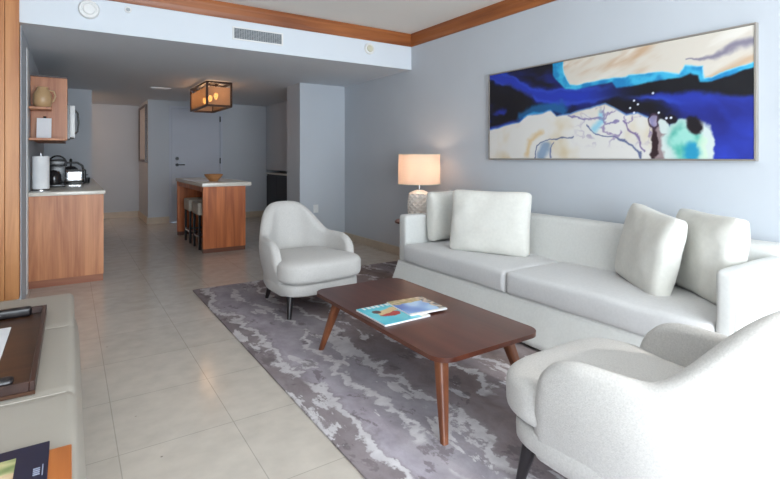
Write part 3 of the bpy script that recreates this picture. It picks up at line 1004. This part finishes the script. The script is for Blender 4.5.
# ------------------------------------------------------------------ end table and lamp
ex, ey = 3.17, 4.22
t = thing('side_table', 'small round dark wood side table between the sofa and the corner', 'table', (ex, ey, RZ))
link('table_top', lathe([(0.0, 0.525), (0.255, 0.525), (0.27, 0.53), (0.272, 0.54), (0.265, 0.548), (0.0, 0.548)], 56), M['table'], t)
link('pole', tube(bmesh.new(), [(0, 0, 0.02), (0, 0, 0.53)], 0.02, n=16), M['blackp'], t)
link('base', lathe([(0.0, 0), (0.16, 0), (0.16, 0.012), (0.03, 0.025), (0.0, 0.025)], 40), M['blackp'], t)

def make_lamp():
    t = thing('table_lamp', 'lit table lamp with drum shade and diamond-textured cream ceramic base', 'lamp', (ex - 0.005, ey, RZ + 0.549))
    def dia(a, z):
        n = 12
        p = (a * n / PI + z * 36) % 2 - 1; q = (a * n / PI - z * 36) % 2 - 1
        return -0.010 * min(1, 2.2 * min(1 - abs(p), 1 - abs(q))) + 0.010 - 0.008 * 0
    prof = [(0.0, 0.0), (0.095, 0.0)]
    for k in range(41):
        f = k / 40
        z = 0.005 + 0.315 * f
        r = 0.098 + 0.022 * math.sin(PI * (0.10 + 0.84 * f))
        if f > 0.90: r -= 0.035 * ((f - 0.90) / 0.10) ** 2
        prof.append((r, z))
    prof += [(0.05, 0.328), (0.03, 0.333), (0.0, 0.333)]
    link('base', lathe(prof, 144, rf=lambda a, z: dia(a, z) if 0.01 < z < 0.30 else 0), M['ceramic'], t, angle=30)
    link('neck', tube(bmesh.new(), [(0, 0, 0.33), (0, 0, 0.44)], 0.018, n=16), M['chrome'], t)
    # drum shade
    m = bpy.data.materials.new('lamp_shade_fabric'); m.use_nodes = True
    nt = m.node_tree; nt.nodes.clear()
    out = nt.nodes.new('ShaderNodeOutputMaterial')
    d = nt.nodes.new('ShaderNodeBsdfDiffuse'); d.inputs[0].default_value = s2l((226, 204, 188))
    tr = nt.nodes.new('ShaderNodeBsdfTranslucent')
    n = nt.nodes.new('ShaderNodeTexNoise'); n.inputs['Scale'].default_value = 90
    r = nt.nodes.new('ShaderNodeValToRGB')
    r.color_ramp.elements[0].color = s2l((240, 214, 194)); r.color_ramp.elements[1].color = s2l((252, 230, 212))
    nt.links.new(n.outputs[0], r.inputs[0]); nt.links.new(r.outputs[0], tr.inputs[0])
    mx = nt.nodes.new('ShaderNodeMixShader'); mx.inputs[0].default_value = 0.5
    nt.links.new(d.outputs[0], mx.inputs[1]); nt.links.new(tr.outputs[0], mx.inputs[2]); nt.links.new(mx.outputs[0], out.inputs[0])
    bm = bmesh.new(); n_ = 72; R = 0.228
    lo = [bm.verts.new((R * math.cos(2 * PI * i / n_), R * math.sin(2 * PI * i / n_), 0.395)) for i in range(n_)]
    hi = [bm.verts.new((R * 0.985 * math.cos(2 * PI * i / n_), R * 0.985 * math.sin(2 * PI * i / n_), 0.72)) for i in range(n_)]
    for i in range(n_): bm.faces.new((lo[i], lo[(i + 1) % n_], hi[(i + 1) % n_], hi[i]))
    sh = link('lamp_shade', bm, m, t)
    bm = bmesh.new()
    for z in (0.398, 0.717):
        bm = bmesh.new()
        pts = [(R * 1.002 * math.cos(2 * PI * i / 48), R * 1.002 * math.sin(2 * PI * i / 48), z) for i in range(49)]
        tube(bm, pts, 0.004, n=6, caps=False)
        link('shade_trim', bm, M['beige'], sh)
    bm = bmesh.new()
    for k in range(3):
        a = 2 * PI * k / 3 + 0.4
        tube(bm, [(0, 0, 0.66), (R * 0.98 * math.cos(a), R * 0.98 * math.sin(a), 0.70)], 0.003, n=6)
    tube(bm, [(0, 0, 0.44), (0, 0, 0.66)], 0.004, n=6)
    link('harp', bm, M['chrome'], t)
    link('bulb', superell(0.028, 0.028, 0.035, 1, 1, 20, 12), glow('bulb_glow', (255, 214, 160), 2), t, loc=(0, 0, 0.50))
    lamp('lamp_bulb_light', 'POINT', (ex, ey, RZ + 0.549 + 0.57), 3.4, (1.0, 0.72, 0.52), size=0.04)
make_lamp()

# ------------------------------------------------------------------ soffit fittings
def wall_disc(name, label, cat, x, z, r, depth, m, m2=None, ring=None):
    t = thing(name, label, cat, (x, YS, z))
    prof = [(0.0, 0.0), (r, 0.0), (r, depth * 0.6), (r * 0.9, depth), (r * 0.72, depth), (r * 0.68, depth * 0.8), (0, depth * 0.8)]
    a = xform(lathe(prof, 40), Matrix.Rotation(PI / 2, 4, 'X'))
    link('housing', a, m, t)
    prof = [(0.0, depth * 0.8), (r * 0.62, depth * 0.8), (r * 0.5, depth * 1.15), (0, depth * 1.25)]
    link('cover', xform(lathe(prof, 32), Matrix.Rotation(PI / 2, 4, 'X')), m2 or m, t)
    return t
wall_disc('alarm_sounder', 'large round white alarm disc at the left end of the soffit', 'alarm', 0.134, 2.494, 0.078, 0.04, M['white'])
wall_disc('motion_sensor', 'tiny round sensor between the white disc and the air vent', 'sensor', 0.426, 2.543, 0.027, 0.02, M['white'], M['vent'])
wall_disc('smoke_detector', 'round beige disc detector on the soffit near the right wall', 'detector', 2.895, 2.503, 0.066, 0.03, M['white'], M['beige'])
t = thing('air_vent', 'rectangular grey air vent grille on the white soffit', 'vent', (1.59, YS, 2.47))
link('backing', box(-0.245, 0.245, -0.004, 0, -0.055, 0.055), M['ventdark'], t, smooth=False)
bm = bmesh.new()
addbox(bm, -0.26, 0.26, -0.012, 0, 0.052, 0.064); addbox(bm, -0.26, 0.26, -0.012, 0, -0.064, -0.052)
addbox(bm, -0.26, -0.245, -0.012, 0, -0.052, 0.052); addbox(bm, 0.245, 0.26, -0.012, 0, -0.052, 0.052)
link('frame', bm, M['white'], t, smooth=False)
bm = bmesh.new()
for k in range(9): addbox(bm, -0.245, 0.245, -0.010, -0.004, -0.050 + k * 0.0125 - 0.002, -0.050 + k * 0.0125 + 0.003)
for k in range(21): addbox(bm, -0.24 + k * 0.024 - 0.0015, -0.24 + k * 0.024 + 0.0015, -0.0115, -0.005, -0.052, 0.052)
link('grille', bm, M['vent'], t, smooth=False)
t = thing('ceiling_vent', 'small white slot vent in the low kitchen ceiling', 'vent', (1.17, 8.24, LZ))
link('frame', merge([box(-0.14, 0.14, -0.07, -0.045, -0.01, 0), box(-0.14, 0.14, 0.045, 0.07, -0.01, 0), box(-0.14, -0.115, -0.045, 0.045, -0.01, 0), box(0.115, 0.14, -0.045, 0.045, -0.01, 0)]), M['white'], t, smooth=False)
link('slat', merge([box(-0.115, 0.115, -0.03 + k * 0.02, -0.018 + k * 0.02, -0.008, -0.001) for k in range(4)]), M['white'], t, smooth=False)

# ------------------------------------------------------------------ kitchen run
KX0, KX1, KY0, KY1 = -0.329, 0.285, 5.70, 9.08
t = thing('base_cabinet', 'wooden base cabinet run with veneered end panel under the kitchen worktop', 'cabinet', (0, KY0, 0))
link('end_panel', box(KX0, KX1, 0, 0.03, 0.07, 0.875, 0.001, 1), M['cab'], t, smooth=False)
link('plinth', box(KX0, KX1 - 0.004, 0.006, KY1 - KY0, 0, 0.07), M['cabplinth'], t, smooth=False)
link('body', box(KX0, KX1 - 0.03, 0.03, KY1 - KY0, 0.07, 0.875), M['darkwood'], t, smooth=False)
for k in range(5):
    y = 0.035 + k * 0.668
    dd = link('door', box(KX1 - 0.028, KX1 - 0.008, y, y + 0.662, 0.075, 0.87, 0.002, 1), M['cab'], t, smooth=False)
    link('handle', box(KX1 - 0.008, KX1 + 0.012, y + 0.28, y + 0.40, 0.82, 0.832), M['blackp'], dd, smooth=False)
tag(link('worktop', box(KX0 + 0.001, KX1 + 0.015, KY0 - 0.015, KY1, 0.876, 0.912, 0.003), M['stone']), 'pale stone kitchen worktop on the wooden base cabinet', 'worktop')
t = thing('upper_cabinet', 'wall-hung wooden cabinet with open end shelves over the kitchen worktop', 'cabinet', (-0.328, 6.0, 0))
link('end_panel', box(0, 0.305, 0, 0.02, 1.42, 2.055, 0.001, 1), M['cab'], t, smooth=False)
link('carcass', merge([box(0, 0.285, 0.02, 1.45, 1.80, 2.055), box(0, 0.02, 0.02, 1.45, 1.42, 1.80), box(0.02, 0.285, 1.43, 1.45, 1.42, 1.80), box(0.02, 0.285, 0.02, 1.43, 1.42, 1.44)]), M['cab'], t, smooth=False)
link('top_panel', box(0, 0.30, -0.02, 1.45, 2.056, 2.068), M['darkwood'], t, smooth=False)
for k in range(2):
    link('door', box(0.287, 0.305, 0.025 + k * 0.71, 0.73 + k * 0.71, 1.805, 2.05, 0.002, 1), M['cab'], t, smooth=False)
link('shelf', box(0, 0.175, -0.26, 0.0, 1.712, 1.735, 0.002, 1), M['cab'], t, smooth=False)
link('shelf', box(0, 0.29, -0.26, 0.0, 1.412, 1.435, 0.002, 1), M['cab'], t, smooth=False)
t = thing('microwave', 'built-in microwave with pale door beside the open shelves', 'microwave', (-0.30, 6.05, 1.441))
link('body', box(0, 0.30, 0, 0.60, 0.0, 0.355), M['blackp'], t, smooth=False)
dd = link('door', box(0.30, 0.345, 0.0, 0.60, 0.015, 0.345, 0.006), M['white'], t)
bm = tube(bmesh.new(), [(0.345, 0.05, 0.05), (0.368, 0.05, 0.08), (0.375, 0.05, 0.17), (0.368, 0.05, 0.27), (0.345, 0.05, 0.30)], 0.008)
link('handle', bm, M['blackp'], dd)

def jug():
    t = thing('stoneware_jug', 'tan stoneware jug on the upper open shelf', 'jug', (-0.225, 5.86, 1.7365))
    link('body', lathe([(0, 0), (0.055, 0), (0.072, 0.02), (0.078, 0.08), (0.074, 0.13), (0.055, 0.165), (0.045, 0.19), (0.05, 0.2), (0.044, 0.2), (0.0, 0.185)], 36), M['jug'], t)
    link('handle', tube(bmesh.new(), [(0.05, 0, 0.17), (0.09, 0, 0.165), (0.105, 0, 0.12), (0.09, 0, 0.07), (0.07, 0, 0.055)], 0.008), M['jug'], t)
jug()
t = thing('info_card', 'white standing card on the lower open shelf', 'card', (-0.215, 5.87, 1.4365), math.radians(-6))
link('card', xform(box(-0.06, 0.06, -0.002, 0.002, 0, 0.20), Matrix.Rotation(math.radians(-8), 4, 'X')), M['paper'], t, smooth=False)
link('easel', xform(box(-0.012, 0.012, -0.002, 0.002, 0, 0.225), Matrix.Rotation(math.radians(-14), 4, 'X') @ Matrix.Translation((0, 0.010, 0.003))), M['blackp'], t, smooth=False)

t = thing('paper_towel_holder', 'white paper towel roll on an upright holder at the worktop edge', 'paper towels', (-0.242, 5.95, 0.913))
link('base', lathe([(0, 0), (0.075, 0), (0.075, 0.008), (0.0, 0.012)], 36), M['chrome'], t)
link('rod', tube(bmesh.new(), [(0, 0, 0.01), (0, 0, 0.375)], 0.006), M['chrome'], t)
link('paper_roll', lathe([(0.02, 0.02), (0.068, 0.02), (0.071, 0.03), (0.071, 0.335), (0.068, 0.345), (0.02, 0.345)], 40), M['tissue'], t)
t = thing('coffee_maker', 'black coffee maker between the paper towels and the toaster', 'coffee maker', (-0.14, 6.65, 0.913))
link('body', merge([box(-0.12, 0.10, -0.11, 0.13, 0, 0.035, 0.008), box(-0.12, 0.10, 0.04, 0.13, 0.03, 0.30, 0.01), box(-0.12, 0.10, -0.11, 0.13, 0.235, 0.31, 0.012)]), M['blackp'], t)
link('carafe', lathe([(0, 0.036), (0.06, 0.036), (0.072, 0.08), (0.065, 0.15), (0.045, 0.18), (0.0, 0.19)], 28, cx=-0.01, cy=-0.035), mat('smoked_glass', (40, 38, 40), 0.08), t)
t = thing('faucet', 'dark gooseneck faucet arching up behind the coffee maker', 'faucet', (-0.22, 7.35, 0.913))
pts = [(0, 0, 0), (0, 0, 0.26)] + [(0.09 - 0.09 * math.cos(a), 0, 0.26 + 0.09 * math.sin(a)) for a in [PI * k / 10 for k in range(1, 11)]] + [(0.18, 0, 0.22)]
link('spout', tube(bmesh.new(), pts, 0.011), M['blackp'], t)
link('base', lathe([(0, 0), (0.028, 0), (0.028, 0.02), (0, 0.03)], 24), M['blackp'], t)
t = thing('toaster', 'chrome two-slice toaster with black ends on the worktop', 'toaster', (0.04, 7.35, 0.913))
link('shell', rbox(0.21, 0.17, 0.16, 0.03, 0.03), M['chrome'], t, loc=(0, 0, 0.095))
for s in (-1, 1): link('end_cap', rbox(0.035, 0.175, 0.175, 0.016, 0.03), M['blackp'], t, loc=(s * 0.115, 0, 0.093))
link('base', box(-0.115, 0.115, -0.08, 0.08, 0, 0.02, 0.004), M['blackp'], t)
link('slot', merge([box(-0.08, 0.08, y - 0.012, y + 0.012, 0.17, 0.177) for y in (-0.035, 0.035)]), M['blackp'], t, smooth=False)
link('lever', box(0.13, 0.155, -0.02, 0.02, 0.10, 0.115, 0.004), M['blackp'], t)
t = thing('kettle', 'black kettle with looped handle standing behind the toaster', 'kettle', (0.01, 7.75, 0.913))
link('body', lathe([(0, 0), (0.095, 0), (0.105, 0.03), (0.10, 0.12), (0.08, 0.18), (0.05, 0.21), (0, 0.22)], 36), M['blackp'], t)
link('lid_knob', lathe([(0, 0.21), (0.012, 0.215), (0.018, 0.30), (0.01, 0.315), (0, 0.318)], 20), M['blackp'], t)
link('handle', tube(bmesh.new(), [(-0.09, 0, 0.14), (-0.13, 0, 0.23), (-0.05, 0, 0.262), (0.07, 0, 0.262), (0.13, 0, 0.22), (0.14, 0, 0.15)], 0.014), M['blackp'], t)
tag(link('small_cup', lathe([(0, 0), (0.028, 0), (0.036, 0.07), (0.033, 0.07), (0.025, 0.008), (0, 0.008)], 28), M['blackp'], loc=(0.185, 7.45, 0.913)), 'small dark cup to the right of the toaster', 'cup')

# ------------------------------------------------------------------ island
IX0, IX1, IY0, IY1 = 1.435, 1.985, 6.56, 8.40
t = thing('kitchen_island', 'wooden kitchen island with solid end panel and open knee space', 'island', (0, IY0, 0))
link('end_panel', box(IX0, IX1, 0, 0.06, 0.055, 0.861, 0.002, 1), M['island'], t, smooth=False)
link('end_panel', box(IX0, IX1, IY1 - IY0 - 0.06, IY1 - IY0, 0.055, 0.861, 0.002, 1), M['island'], t, smooth=False)
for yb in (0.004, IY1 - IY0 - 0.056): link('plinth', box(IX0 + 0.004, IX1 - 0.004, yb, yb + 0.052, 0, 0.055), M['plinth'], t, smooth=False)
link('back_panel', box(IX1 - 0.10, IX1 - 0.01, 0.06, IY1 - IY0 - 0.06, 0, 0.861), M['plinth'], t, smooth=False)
link('drawer_front', box(IX0 + 0.01, IX0 + 0.03, 0.065, IY1 - IY0 - 0.065, 0.79, 0.860, 0.002, 1), M['island'], t, smooth=False)
tag(link('island_worktop', box(IX0 - 0.012, IX1 + 0.075, IY0 - 0.02, IY1 + 0.04, 0.862, 0.912, 0.003), M['stone']), 'pale stone worktop of the kitchen island', 'worktop')
def stool(y, label):
    t = thing('counter_stool', label, 'stool', (1.60, y, 0), 0, 'stools under the island')
    link('seat', rbox(0.34, 0.38, 0.17, 0.02, 0.05), M['stoolseat'], t, loc=(0, 0, 0.55))
    for sx in (-1, 1):
        for sy in (-1, 1):
            link('leg', box(sx * 0.145 - 0.014, sx * 0.145 + 0.014, sy * 0.165 - 0.014, sy * 0.165 + 0.014, 0, 0.467), M['blackp'], t, smooth=False)
    bm = bmesh.new()
    for s in (-1, 1):
        addbox(bm, s * 0.145 - 0.01, s * 0.145 + 0.01, -0.152, 0.152, 0.16, 0.185); addbox(bm, -0.132, 0.132, s * 0.165 - 0.01, s * 0.165 + 0.01, 0.16, 0.185)
    link('footrest', bm, M['chrome'], t, smooth=False)
stool(7.02, 'cream padded black-legged stool nearest the island end panel')
stool(7.62, 'cream padded black-legged stool second from the island end panel')
tag(link('fruit_bowl', lathe([(0, 0), (0.055, 0), (0.06, 0.012), (0.115, 0.075), (0.125, 0.10), (0.117, 0.10), (0.10, 0.075), (0.04, 0.02), (0, 0.018)], 40), M['bowl'], loc=(1.66, 6.95, 0.913)), 'shallow tan wooden bowl on the island worktop', 'bowl')

# ceiling lantern over the island
def lantern():
    x0, x1, y0, y1, z0, z1 = 1.577, 1.905, 6.97, 8.02, 1.965, LZ - 0.03
    cx, cy = (x0 + x1) / 2, (y0 + y1) / 2
    t = thing('ceiling_lantern', 'lit rectangular bronze-framed glass ceiling light over the island', 'ceiling light', (cx, cy, LZ))
    w, d = (x1 - x0) / 2, (y1 - y0) / 2; zb, zt = z0 - LZ, z1 - LZ
    bm = bmesh.new(); s = 0.014
    for sx in (-1, 1):
        for sy in (-1, 1): addbox(bm, sx * w - s, sx * w + s, sy * d - s, sy * d + s, zb, zt)
    for z in (zb, zt):
        for sx in (-1, 1): addbox(bm, sx * w - s, sx * w + s, -d, d, z - s, z + s)
        for sy in (-1, 1): addbox(bm, -w, w, sy * d - s, sy * d + s, z - s, z + s)
    link('frame', bm, M['metal_dark'], t, smooth=False)
    link('canopy', box(-0.06, 0.06, -0.3, 0.3, -0.02, 0, 0.003), M['metal_dark'], t)
    for yb in (-0.2, 0.18): link('cross_bar', box(-w, w, yb, yb + 0.02, zt - 0.01, -0.021), M['metal_dark'], t, smooth=False)
    m = bpy.data.materials.new('amber_seeded_glass'); m.use_nodes = True
    nt = m.node_tree; nt.nodes.clear()
    out = nt.nodes.new('ShaderNodeOutputMaterial')
    tp = nt.nodes.new('ShaderNodeBsdfTransparent'); tp.inputs[0].default_value = (0.95, 0.86, 0.74, 1)
    tl = nt.nodes.new('ShaderNodeBsdfTranslucent')
    n = nt.nodes.new('ShaderNodeTexNoise'); n.inputs['Scale'].default_value = 45
    r = nt.nodes.new('ShaderNodeValToRGB'); r.color_ramp.elements[0].color = s2l((176, 148, 124)); r.color_ramp.elements[1].color = s2l((240, 214, 188))
    nt.links.new(n.outputs[0], r.inputs[0]); nt.links.new(r.outputs[0], tl.inputs[0])
    df = nt.nodes.new('ShaderNodeBsdfDiffuse'); nt.links.new(r.outputs[0], df.inputs[0])
    ma = nt.nodes.new('ShaderNodeMixShader'); ma.inputs[0].default_value = 0.35
    nt.links.new(tl.outputs[0], ma.inputs[1]); nt.links.new(df.outputs[0], ma.inputs[2])
    mb = nt.nodes.new('ShaderNodeMixShader'); mb.inputs[0].default_value = 0.6
    nt.links.new(tp.outputs[0], mb.inputs[1]); nt.links.new(ma.outputs[0], mb.inputs[2]); nt.links.new(mb.outputs[0], out.inputs[0])
    for sx in (-1, 1): link('glass_panel', box(sx * w - 0.003, sx * w + 0.003, -d + s, d - s, zb + s, zt - s - 0.05), m, t, smooth=False)
    for sy in (-1, 1): link('glass_panel', box(-w + s, w - s, sy * d - 0.003, sy * d + 0.003, zb + s, zt - s - 0.05), m, t, smooth=False)
    gl = glow('filament', (255, 190, 110), 8)
    for k in (-1, 0, 1):
        b = link('bulb', superell(0.03, 0.03, 0.05, 1, 1, 18, 12), gl, t, loc=(0, k * 0.34, -0.20))
        link('socket', tube(bmesh.new(), [(0, 0, 0.045), (0, 0, 0.175)], 0.012), M['metal_dark'], b)
        lamp('lantern_bulb_light', 'POINT', (cx, cy + k * 0.34, LZ - 0.13), 1.6, (1.0, 0.62, 0.38), size=0.06)
lantern()

# entrance: built-in dark cabinet, hall picture, outlet
t = thing('dark_cabinet', 'dark built-in cabinet with pale counter in the entrance alcove', 'cabinet', (3.47, 7.10, 0))
link('body', box(0.01, 0.32, 0, 2.88, 0.0, 0.89), M['darkcab'], t, smooth=False)
for k in range(5): link('door', box(-0.008, 0.010, 0.005 + k * 0.575, 0.57 + k * 0.575, 0.08, 0.86, 0.002, 1), M['darkcab'], t, smooth=False)
link('counter', box(-0.02, 0.32, 0, 2.88, 0.892, 0.925, 0.002, 1), M['stone'], t, smooth=False)
t = thing('framed_picture', 'dark-framed pale picture on the corridor wall beside the entrance', 'picture', (1.209, 10.62, 1.70))
link('frame', merge([box(-0.035, 0, -0.52, 0.52, 0.50, 0.54), box(-0.035, 0, -0.52, 0.52, -0.54, -0.50), box(-0.035, 0, -0.52, -0.48, -0.5, 0.5), box(-0.035, 0, 0.48, 0.52, -0.5, 0.5)]), M['darkwood'], t, smooth=False)
link('print', box(-0.018, -0.001, -0.48, 0.48, -0.5, 0.5), M['artmat'], t, smooth=False)
lamp('corridor_downlight', 'POINT', (-0.35, 10.2, 2.2), 15, (1.0, 0.66, 0.46), size=0.08)
t = thing('wall_outlet', 'white wall outlet plate low on the pier wall behind the armchair', 'outlet', (3.02, 6.56, 0.49))
link('plate', box(-0.04, 0.04, -0.007, 0, -0.06, 0.06, 0.003), M['white'], t)
link('socket', box(-0.016, 0.016, -0.009, -0.007, -0.03, 0.03), M['white'], t, smooth=False)

# ------------------------------------------------------------------ bench with tray
BX0, BX1, BY0, BY1 = -1.10, 0.02, 0.20, 3.44
t = thing('upholstered_bench', 'low cream upholstered bench with seamed top along the left wall', 'bench', (0, 0, 0))
seams = (1.22, 2.0, 2.78)
def ft(v):
    Y = v.y + (BY0 + BY1) / 2
    g = sum(math.exp(-((Y - s) / 0.012) ** 2) for s in seams)
    if v.z > 0: v.z -= 0.008 * g
    if v.x > 0.4: v.x -= 0.006 * g
    return v
b = rbox(BX1 - BX0, BY1 - BY0, 0.11, 0.03, 0.02, ft)
link('top_cushion', b, M['bench'], t, loc=((BX0 + BX1) / 2, (BY0 + BY1) / 2, 0.395))
bm = bmesh.new()
def fside(v):
    if v.x > 0.3: v.x += 0.035 * math.sin(PI * max(0, min(1, (v.z + 0.155) / 0.31)))
    return v
link('base', rbox(BX1 - BX0 - 0.01, BY1 - BY0 - 0.02, 0.31, 0.02, 0.04, fside), M['bench'], t, loc=((BX0 + BX1) / 2 - 0.005, (BY0 + BY1) / 2, 0.19))
for fx in (BX0 + 0.1, BX1 - 0.1):
    for fy in (BY0 + 0.1, BY1 - 0.1):
        link('foot', box(fx - 0.03, fx + 0.03, fy - 0.03, fy + 0.03, 0, 0.037), M['blackp'], t, smooth=False)
cord = mat('seam_cord', (174, 167, 156), 0.5)
for s in seams:
    link('piping', tube(bmesh.new(), [(BX0 + 0.03, s, 0.4445), (BX1 - 0.035, s, 0.4445), (BX1 - 0.011, s, 0.435), (BX1 - 0.007, s, 0.41), (BX1 - 0.008, s, 0.36)], 0.0035, n=8), cord, t)

TX0, TX1, TY0, TY1, TB = -0.78, -0.098, 2.02, 3.03, 0.453
t = thing('serving_tray', 'large dark brown wooden tray resting on the cream bench', 'tray', (0, 0, TB))
link('base', box(TX0, TX1, TY0, TY1, 0, 0.012), wood('tray_wood', (52, 31, 20), (76, 48, 31), 'X', 0.35), t, smooth=False)
link('rim', merge([box(TX0, TX0 + 0.016, TY0, TY1, 0.012, 0.045, 0.002, 1), box(TX1 - 0.016, TX1, TY0, TY1, 0.012, 0.045, 0.002, 1),
                   box(TX0 + 0.016, TX1 - 0.016, TY0, TY0 + 0.016, 0.012, 0.045, 0.002, 1), box(TX0 + 0.016, TX1 - 0.016, TY1 - 0.016, TY1, 0.012, 0.045, 0.002, 1)]), M['darkwood'], t, smooth=False)
for y0, y1 in ((TY0 + 0.018, TY0 + 0.065), (TY1 - 0.065, TY1 - 0.018)):
    link('handle', box(TX0 + 0.06, TX1 - 0.06, y0, y1, 0.013, 0.058, 0.012, 3), M['legblack'], t)
t = thing('document_sheets', 'stack of white printed sheets lying in the brown tray', 'papers', (-0.44, 2.52, TB + 0.0125), math.radians(0))
link('sheet', box(-0.21, 0.215, -0.27, 0.30, 0, 0.003), M['paper'], t, smooth=False)
bm = bmesh.new()
for k in range(9): addbox(bm, -0.16, 0.17 - 0.05 * (k % 3), 0.20 - k * 0.05, 0.206 - k * 0.05, 0.003, 0.0033)
link('printed_lines', bm, mat('grey_ink', (160, 172, 190), 0.8), t, smooth=False)

tag(link('wooden_board', box(-0.82, 0.004, 0.95, 1.585, 0.4525, 0.4675, 0.003), M['board']), 'orange-brown wooden board lying on the near end of the bench', 'board')
t = thing("guest_folder", "navy folder with small photo and pale emblem on the wooden board", "folder", (-0.201, 1.407, 0.468))
link('cover', box(-0.155, 0.155, -0.21, 0.21, 0, 0.008, 0.001, 1), M['navy'], t, smooth=False)
def scen(u, v):
    c = lerp3((120, 140, 90), (206, 200, 150), 0.5 + 1.1 * nz((u, v, 0), 5, 3))
    if v < 0.35: c = lerp3((226, 206, 172), (196, 160, 120), 0.5 + nz((u, v, 0), 7, 2))
    return c
ph = paint_grid('photo', 0.22, 0.105, 40, 24, scen, t, M['print']); ph.location = (-0.024, 0.108, 0.0087)
bm = bmesh.new()
for k in range(4): addbox(bm, 0.125, 0.139, 0.052 + k * 0.009, 0.057 + k * 0.009, 0.008, 0.0088)
addbox(bm, 0.143, 0.1455, 0.045, 0.095, 0.008, 0.0088)
link('emblem', bm, mat('pale_ink', (150, 156, 176), 0.6), t, smooth=False)
